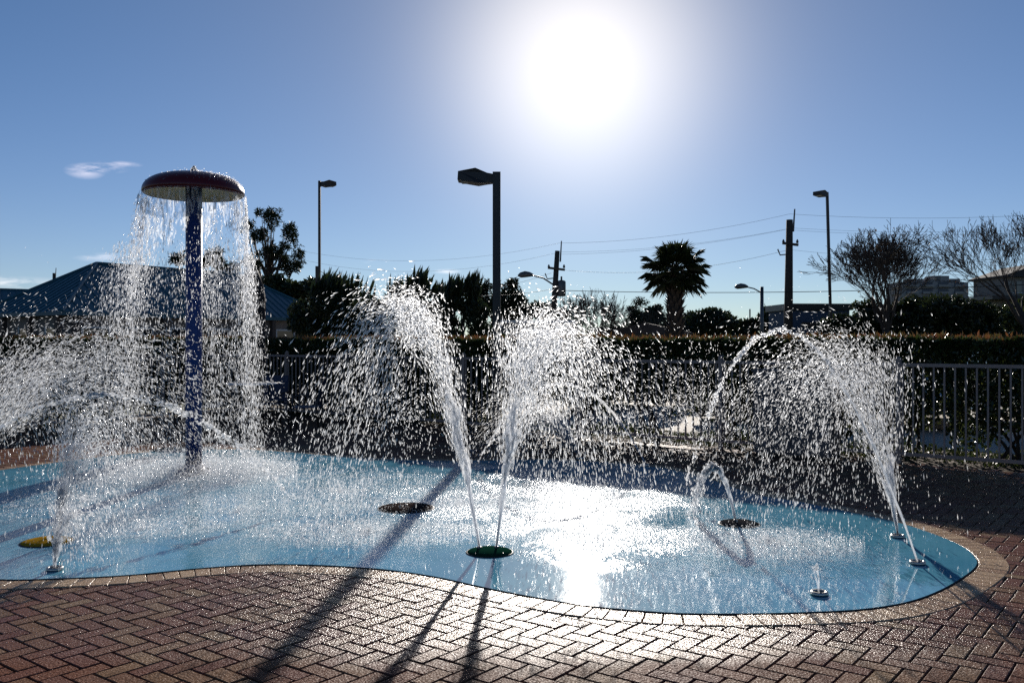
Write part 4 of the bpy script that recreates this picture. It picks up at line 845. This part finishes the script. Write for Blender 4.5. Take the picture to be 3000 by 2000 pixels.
# ------------------------------------------------------------------ buildings
MAT['roof_blue'] = mat('blue_metal_roof', (.035, .105, .135), .45, spec=.3, metal=.0, coat=0, crough=.25, noise=.06, nscale=2); MAT['stucco'] = mat('taupe_stucco', (.20, .165, .14), .9, noise=.1, nscale=4); MAT['brown_trim'] = mat('brown_trim', (.06, .04, .03), .7)
MAT['glass'] = mat('window_glass', (.02, .025, .03), .06, spec=.8); MAT['white_trim'] = mat('pale_trim', (.55, .53, .50), .6)
def hip_house(name, R1, e, Lr, D, ze, zr, label, ribs=True):
    """R1: ridge end in plan; e: ridge direction; D: half depth"""
    e = Vector((*e, 0)).normalized(); p = Vector((-e.y, e.x, 0)); root = empty(name, (R1[0], R1[1], 0), math.atan2(e.y, e.x), label, 'house')
    x0, x1 = -D, Lr + D                                        # local: x along the ridge, y inward
    wl = D - .55
    for (c, d_) in [(((x0 + x1) / 2, -wl, ze / 2), (x1 - x0 - 1.1, .2, ze)), (((x0 + x1) / 2, wl, ze / 2), (x1 - x0 - 1.1, .2, ze)), ((x0 + .55, 0, ze / 2), (.2, 2 * wl - .2, ze)), ((x1 - .55, 0, ze / 2), (.2, 2 * wl - .2, ze))]:
        MB().box(c, d_).build('wall', MAT['stucco'], root)
    A_, B_, C_, D_ = (x0, -D, ze), (x1, -D, ze), (x1, D, ze), (x0, D, ze); r1, r2 = (0, 0, zr), (Lr, 0, zr); dn = [(x, y, z - .16) for x, y, z in (A_, B_, C_, D_)]
    roof = MB().add([A_, B_, C_, D_, r1, r2] + dn, [(0, 1, 5, 4), (1, 2, 5), (2, 3, 4, 5), (3, 0, 4), (0, 6, 7, 1), (1, 7, 8, 2), (2, 8, 9, 3), (3, 9, 6, 0), (6, 9, 8, 7)]).build('roof', MAT['roof_blue'], root)
    for a, b in [(A_, r1), (D_, r1), (B_, r2), (C_, r2), (r1, r2)]:
        MB().tube([Vector(a) + Vector((0, 0, .02)), Vector(b) + Vector((0, 0, .02))], .085, 6).build('ridge_cap', MAT['roof_blue'], roof)
    if ribs:
        sl_ = (zr - ze) / D; m_ = int((x1 - x0) / .45)
        for k in range(1, m_):
            x = x0 + (x1 - x0) * k / m_; top = min(x - x0, x1 - x, D)
            MB().tube([(x, -D, ze + .015), (x, -D + top - .05, ze + sl_ * (top - .05) + .015)], .028, 4).build('seam', MAT['roof_blue'], roof)
        m_ = int(2 * D / .45)
        for k in range(1, m_):
            y = -D + 2 * D * k / m_; top = min(y + D, D - y)
            MB().tube([(x0, y, ze + .015), (x0 + top - .05, y, ze + sl_ * (top - .05) + .015)], .028, 4).build('seam', MAT['roof_blue'], roof)
    for k in range(int((x1 - x0) / 2.2)):                       # porch posts and windows on the front
        x = x0 + .7 + k * 2.2; MB().box((x, -D + .18, (ze - .16) / 2), (.22, .22, ze - .18)).build('porch_post', MAT['brown_trim'], root)
        wd = MB().box((x + 1.1, -wl - .105, 1.55), (1.2, .02, 1.25)).build('window', MAT['glass'], root); MB().box((x + 1.1, -wl - .125, 2.22), (1.36, .05, .09)).build('frame', MAT['white_trim'], wd); MB().box((x + 1.1, -wl - .125, .88), (1.36, .07, .09)).build('sill', MAT['white_trim'], wd)
        for sx in (-1, 1): MB().box((x + 1.1 + sx * .64, -wl - .125, 1.55), (.09, .05, 1.24)).build('frame', MAT['white_trim'], wd)
    for k in range(3):
        y = -D + 1.5 + k * 2.3; wd = MB().box((x0 + .445, y, 1.55), (.02, 1.1, 1.25)).build('window', MAT['glass'], root)
        for sy in (-1, 1): MB().box((x0 + .43, y + sy * .6, 1.55), (.05, .09, 1.42)).build('frame', MAT['white_trim'], wd)
        MB().box((x0 - .0 + .15, y - .9, (ze - .16) / 2), (.22, .22, ze - .18)).build('porch_post', MAT['brown_trim'], root)
    return root
hip_house('house', (-20.3, 44.2), (.563, .826), 8.35, 3.95, 2.89, 5.40, 'low house with a blue standing-seam metal hip roof')
hip_house('house', (-34.5, 60.0), (.80, .60), 5.5, 3.6, 3.2, 5.05, 'second low house with a grey-blue roof, further off beyond the first')
# grey flat-roofed shed behind the lamp post
sh = at(1560, 940, 34); r = empty('shed', (sh.x, 34, 0), .05, 'grey flat-roofed shed behind the big lamp post', 'shed'); MAT['grey_wall'] = mat('grey_panel', (.10, .098, .095), .8, noise=.1, nscale=3)
MB().box((0, 0, sh.z / 2 - .05), (2.7, 2.4, sh.z - .1)).build('wall', MAT['grey_wall'], r); MB().box((0, 0, sh.z - .05), (2.9, 2.6, .10)).build('roof', MAT['white_trim'], r); MB().box((.55, -1.215, .95), (.9, .03, 1.9)).build('door', MAT['brown_trim'], r)
# small house with a low roof left of the palm
sh = at(1890, 965, 46); r = empty('house', (sh.x, 46, 0), -.25, 'small low house with a shallow gable roof left of the palm', 'house')
MB().box((0, 1.6, 1.0), (4.0, 3.2, 2.05)).build('wall', MAT['grey_wall'], r); MB().prism([(-2.3, 1.98), (2.3, 1.98), (2.3, 2.06), (0, 2.55), (-2.3, 2.06)], -.3, 3.5).build('roof', MAT['brown_trim'], r)
for sx in (-1.1, .9):
    wd = MB().box((sx, -.012, 1.25), (.8, .02, .8)).build('window', MAT['glass'], r); MB().box((sx, -.03, .82), (.9, .05, .06)).build('sill', MAT['white_trim'], wd)
# flat building with a blue wall beside the wooden pole
sh = at(2405, 893, 48); r = empty('shop', (sh.x, 48, 0), .06, 'flat-roofed building with a dull blue wall beside the tall wooden pole', 'building'); MAT['bluewall'] = mat('dull_blue_wall', (.055, .085, .14), .8, noise=.08, nscale=2)
MB().box((0, 1.8, sh.z / 2 - .1), (3.2, 3.4, sh.z - .2)).build('wall', MAT['bluewall'], r); MB().box((0, 1.8, sh.z - .10), (3.5, 3.7, .34)).build('parapet', MAT['darkmetal'], r); MB().box((-.4, -.03, 2.5), (1.3, .04, .25)).build('trim', MAT['brown_trim'], r)
# apartment block
YB = 400; c0, c1 = at(2640, 826, YB), at(2840, 826, YB); W_ = c1.x - c0.x; HB = c0.z
r = empty('apartment_block', ((c0.x + c1.x) / 2, YB, 0), .06, 'distant grey-beige apartment block with stacked balconies', 'building'); MAT['condo'] = mat('condo_stucco', (.34, .30, .27), .9, noise=.06, nscale=.3); MAT['condo_d'] = mat('condo_recess', (.12, .12, .13), .8)
MB().box((0, 7, HB / 2), (W_, 14, HB)).build('wall', MAT['condo'], r)
for x, ww, hh_ in [(-W_ * .22, 5, 1.6), (W_ * .06, 3.2, 2.6), (W_ * .14, 6.5, 3.0), (W_ * .34, 4.5, 1.7), (-W_ * .02, 4, 1.4)]: MB().box((x, 6, HB + hh_ / 2 - .05), (ww, 8, hh_)).build('roof_block', MAT['condo'], r)
nf = 9
for k in range(nf):
    z = HB * (k + .5) / nf + .6
    for x, ww in [(-W_ * .36, 4.4), (-W_ * .12, 4.8), (W_ * .12, 4.8), (W_ * .36, 4.4)]:
        wd = MB().box((x, -.04, z), (ww, .10, 2.1)).build('window', MAT['condo_d'], r); MB().box((x, -.75, z - 1.15), (ww + .5, 1.5, .22)).build('balcony', MAT['condo'], wd); MB().box((x, -1.46, z - .65), (ww + .5, .06, .85)).build('railing', MAT['condo'], wd)
    MB().box((-W_ / 2 - .6, 5, z - 1.15), (1.2, 8, .22)).build('balcony', MAT['condo'], r)
# house with the deck
YH = 58; q = YH / F; hx = (3010 - 1500) * q; r = empty('beach_house', (hx, YH, 0), 0, 'two-storey house with a railed roof deck beyond the oak', 'house'); MAT['tanwall'] = mat('tan_siding', (.24, .21, .18), .85, noise=.08, nscale=3); MAT['shingle'] = mat('dark_shingle', (.05, .042, .038), .85, noise=.2, nscale=12)
Z = lambda v: CH + (1000 - v) * q; X = lambda u: (u - 1500) * q - hx
MB().box(((X(2945) + X(3140)) / 2, 2.0, (Z(812) + Z(868)) / 2), (X(3140) - X(2945), 4, Z(812) - Z(868))).build('upper_wall', MAT['tanwall'], r)
MB().prism([(X(2938), Z(812)), (X(3145), Z(812)), (X(3145), Z(806)), (X(3045), Z(770)), (X(2938), Z(806))], -.4, 4.4).build('roof', MAT['shingle'], r)
MB().box(((X(2886) + X(3140)) / 2, 1.6, Z(868) - .1), (X(3140) - X(2886), 5, .22)).build('deck', MAT['darkmetal'], r)
MB().box(((X(2905) + X(3140)) / 2, 2.6, (Z(868) - .2) / 2), (X(3140) - X(2905), 4.4, Z(868) - .2)).build('lower_wall', MAT['tanwall'], r)
rl = MB().box(((X(2886) + X(2945)) / 2, -.85, Z(841)), (X(2945) - X(2886), .08, .08)).build('deck_rail', MAT['tanwall'], r)
for k in range(13): MB().box((X(2887) + (X(2944) - X(2887)) * k / 12, -.85, (Z(841) + Z(868)) / 2), (.05, .05, Z(841) - Z(868))).build('baluster', MAT['tanwall'], rl)
for u in (2960, 2985): wd = MB().box((X(u), -.02, Z(840)), (.32, .04, .7)).build('window', MAT['glass'], r); MB().box((X(u), -.04, Z(840) - .4), (.42, .07, .06)).build('sill', MAT['white_trim'], wd)
MAT['cream_wall'] = mat('cream_siding', (.42, .38, .31), .85)
cx = X(2895); cot = empty('cottage', (hx + cx, 50, 0), 0, 'pale cream cottage wall with one window showing between the oaks', 'house')
MB().box((0, 1.5, 1.25), (1.5, 3, 2.5)).build('wall', MAT['cream_wall'], cot); MB().prism([(-.95, 2.48), (.95, 2.48), (0, 3.1)], -.25, 3.2).build('roof', MAT['shingle'], cot); wd = MB().box((.05, -.012, 1.55), (.34, .02, .8)).build('window', MAT['glass'], cot); MB().box((.05, -.03, 1.12), (.44, .05, .05)).build('sill', MAT['white_trim'], wd)

# ------------------------------------------------------------------ parked cars behind the hedge
MAT['tyre'] = mat('tyre', (.012, .012, .012), .85); MAT['rim'] = mat('alloy_rim', (.4, .4, .4), .35, metal=.9); MAT['headlamp'] = mat('headlamp', (.5, .5, .5), .1, spec=.8); MAT['plate'] = mat('plastic_trim', (.015, .015, .016), .6)
def car(x, y, rz, paint, label, h=1.68):
    c = empty('parked_car', (x, y, 0), rz, label, 'car', 'cars parked facing the hedge'); k = h / 1.68
    low = [(-2.25, .35), (-2.3, .6), (-2.2, 1.0), (-1.3, 1.08), (1.9, 1.05), (2.25, 1.0), (2.3, .6), (2.25, .32)]
    bd = MB(); n = len(low); V = []
    for y_, ins in ((-.92, .0), (-.86, .06), (.86, .06), (.92, .0)): pass
    rows = [(-.86, .97), (-.93, 1.0), (.93, 1.0), (.86, .97)]
    for yy, s_ in rows: V += [(px * s_, yy, pz if pz < .5 else pz - (.03 if abs(yy) > .9 else 0)) for px, pz in low]
    bd.add(V, [tuple(range(n - 1, -1, -1)), tuple(range(3 * n, 4 * n))] + [(a * n + i, a * n + (i + 1) % n, (a + 1) * n + (i + 1) % n, (a + 1) * n + i) for a in range(3) for i in range(n)]); body = bd.build('body', paint, c)
    gh = [(-1.35, 1.04), (-.55, h - .04), (.0, h), (1.5, h - .02), (2.05, 1.03)]; V = []; n = len(gh)
    for yy, f_ in ((-.82, 0), (.82, 0)): V += [(px, yy * (1 - .14 * (pz > 1.3)), pz) for px, pz in gh]
    MB().add(V, [tuple(range(n - 1, -1, -1)), tuple(range(n, 2 * n))] + [(i, (i + 1) % n, (i + 1) % n + n, i + n) for i in range(n)]).build('cabin', paint, c)
    z1 = 1.10; z2 = h - .12
    for s_ in (-1, 1):
        for (xa, xb, xc, xd) in [(-1.05, .0, .0, -.55), (.10, 1.0, 1.0, .10), (1.1, 1.75, 1.5, 1.1)]:
            MB().add([(xa, s_ * .835, z1), (xb, s_ * .835, z1), (xc, s_ * .725, z2), (xd, s_ * .725, z2)], [(0, 1, 2, 3)]).build('window', MAT['glass'], c)
        MB().box((-2.24, s_ * .68, .80), (.14, .34, .16)).build('headlight', MAT['headlamp'], c); MB().box((2.25, s_ * .74, .85), (.08, .22, .3)).build('tail_light', MAT['red'], c)
        MB().box((-.85, s_ * 1.02, 1.12), (.14, .2, .14)).build('mirror', paint, c); MB().box((.35, s_ * .64, h + .02), (1.7, .04, .04)).build('roof_rail', MAT['plate'], c)
    MB().add([(-1.28, -.70, 1.12), (-1.28, .70, 1.12), (-.62, .62, h - .08), (-.62, -.62, h - .08)], [(0, 1, 2, 3)]).build('windscreen', MAT['glass'], c, loc=(-.035, 0, .01))
    MB().box((-2.29, 0, .42), (.12, 1.7, .2)).build('bumper', MAT['plate'], c); MB().box((-2.285, 0, .72), (.06, .8, .18)).build('grille', MAT['plate'], c)
    for wx in (-1.42, 1.42):
        for s_ in (-1, 1):
            w_ = MB().tube([(wx, s_ * .72, .345), (wx, s_ * .94, .345)], .345, 20).build('wheel', MAT['tyre'], c, True); MB().tube([(wx, s_ * .93, .345), (wx, s_ * .955, .345)], .21, 16).build('rim', MAT['rim'], w_)
    return c
paints = [mat('paint_silver', (.34, .35, .36), .25, metal=.6, coat=1), mat('paint_dark', (.02, .025, .035), .2, coat=1), mat('paint_white', (.62, .62, .6), .25, coat=1), mat('paint_blue', (.03, .06, .16), .2, coat=1)]
fa = math.atan2(BX.y, BX.x)
for t, off, pt, lab, h in [(-4.4, 6.6, 1, 'dark suv parked behind the shrubs with bare stems, roof just above the hedge', 1.70), (-1.2, 6.9, 0, 'silver car parked behind the equipment cabinet', 1.60), (-8.6, 6.4, 3, 'dark blue suv parked behind the hedge near the big lamp post', 1.66), (2.6, 7.2, 2, 'white van-like car parked behind the end of the hedge', 1.72)]:
    p = fl(t, off); car(p.x, p.y, fa, paints[pt], lab, h)
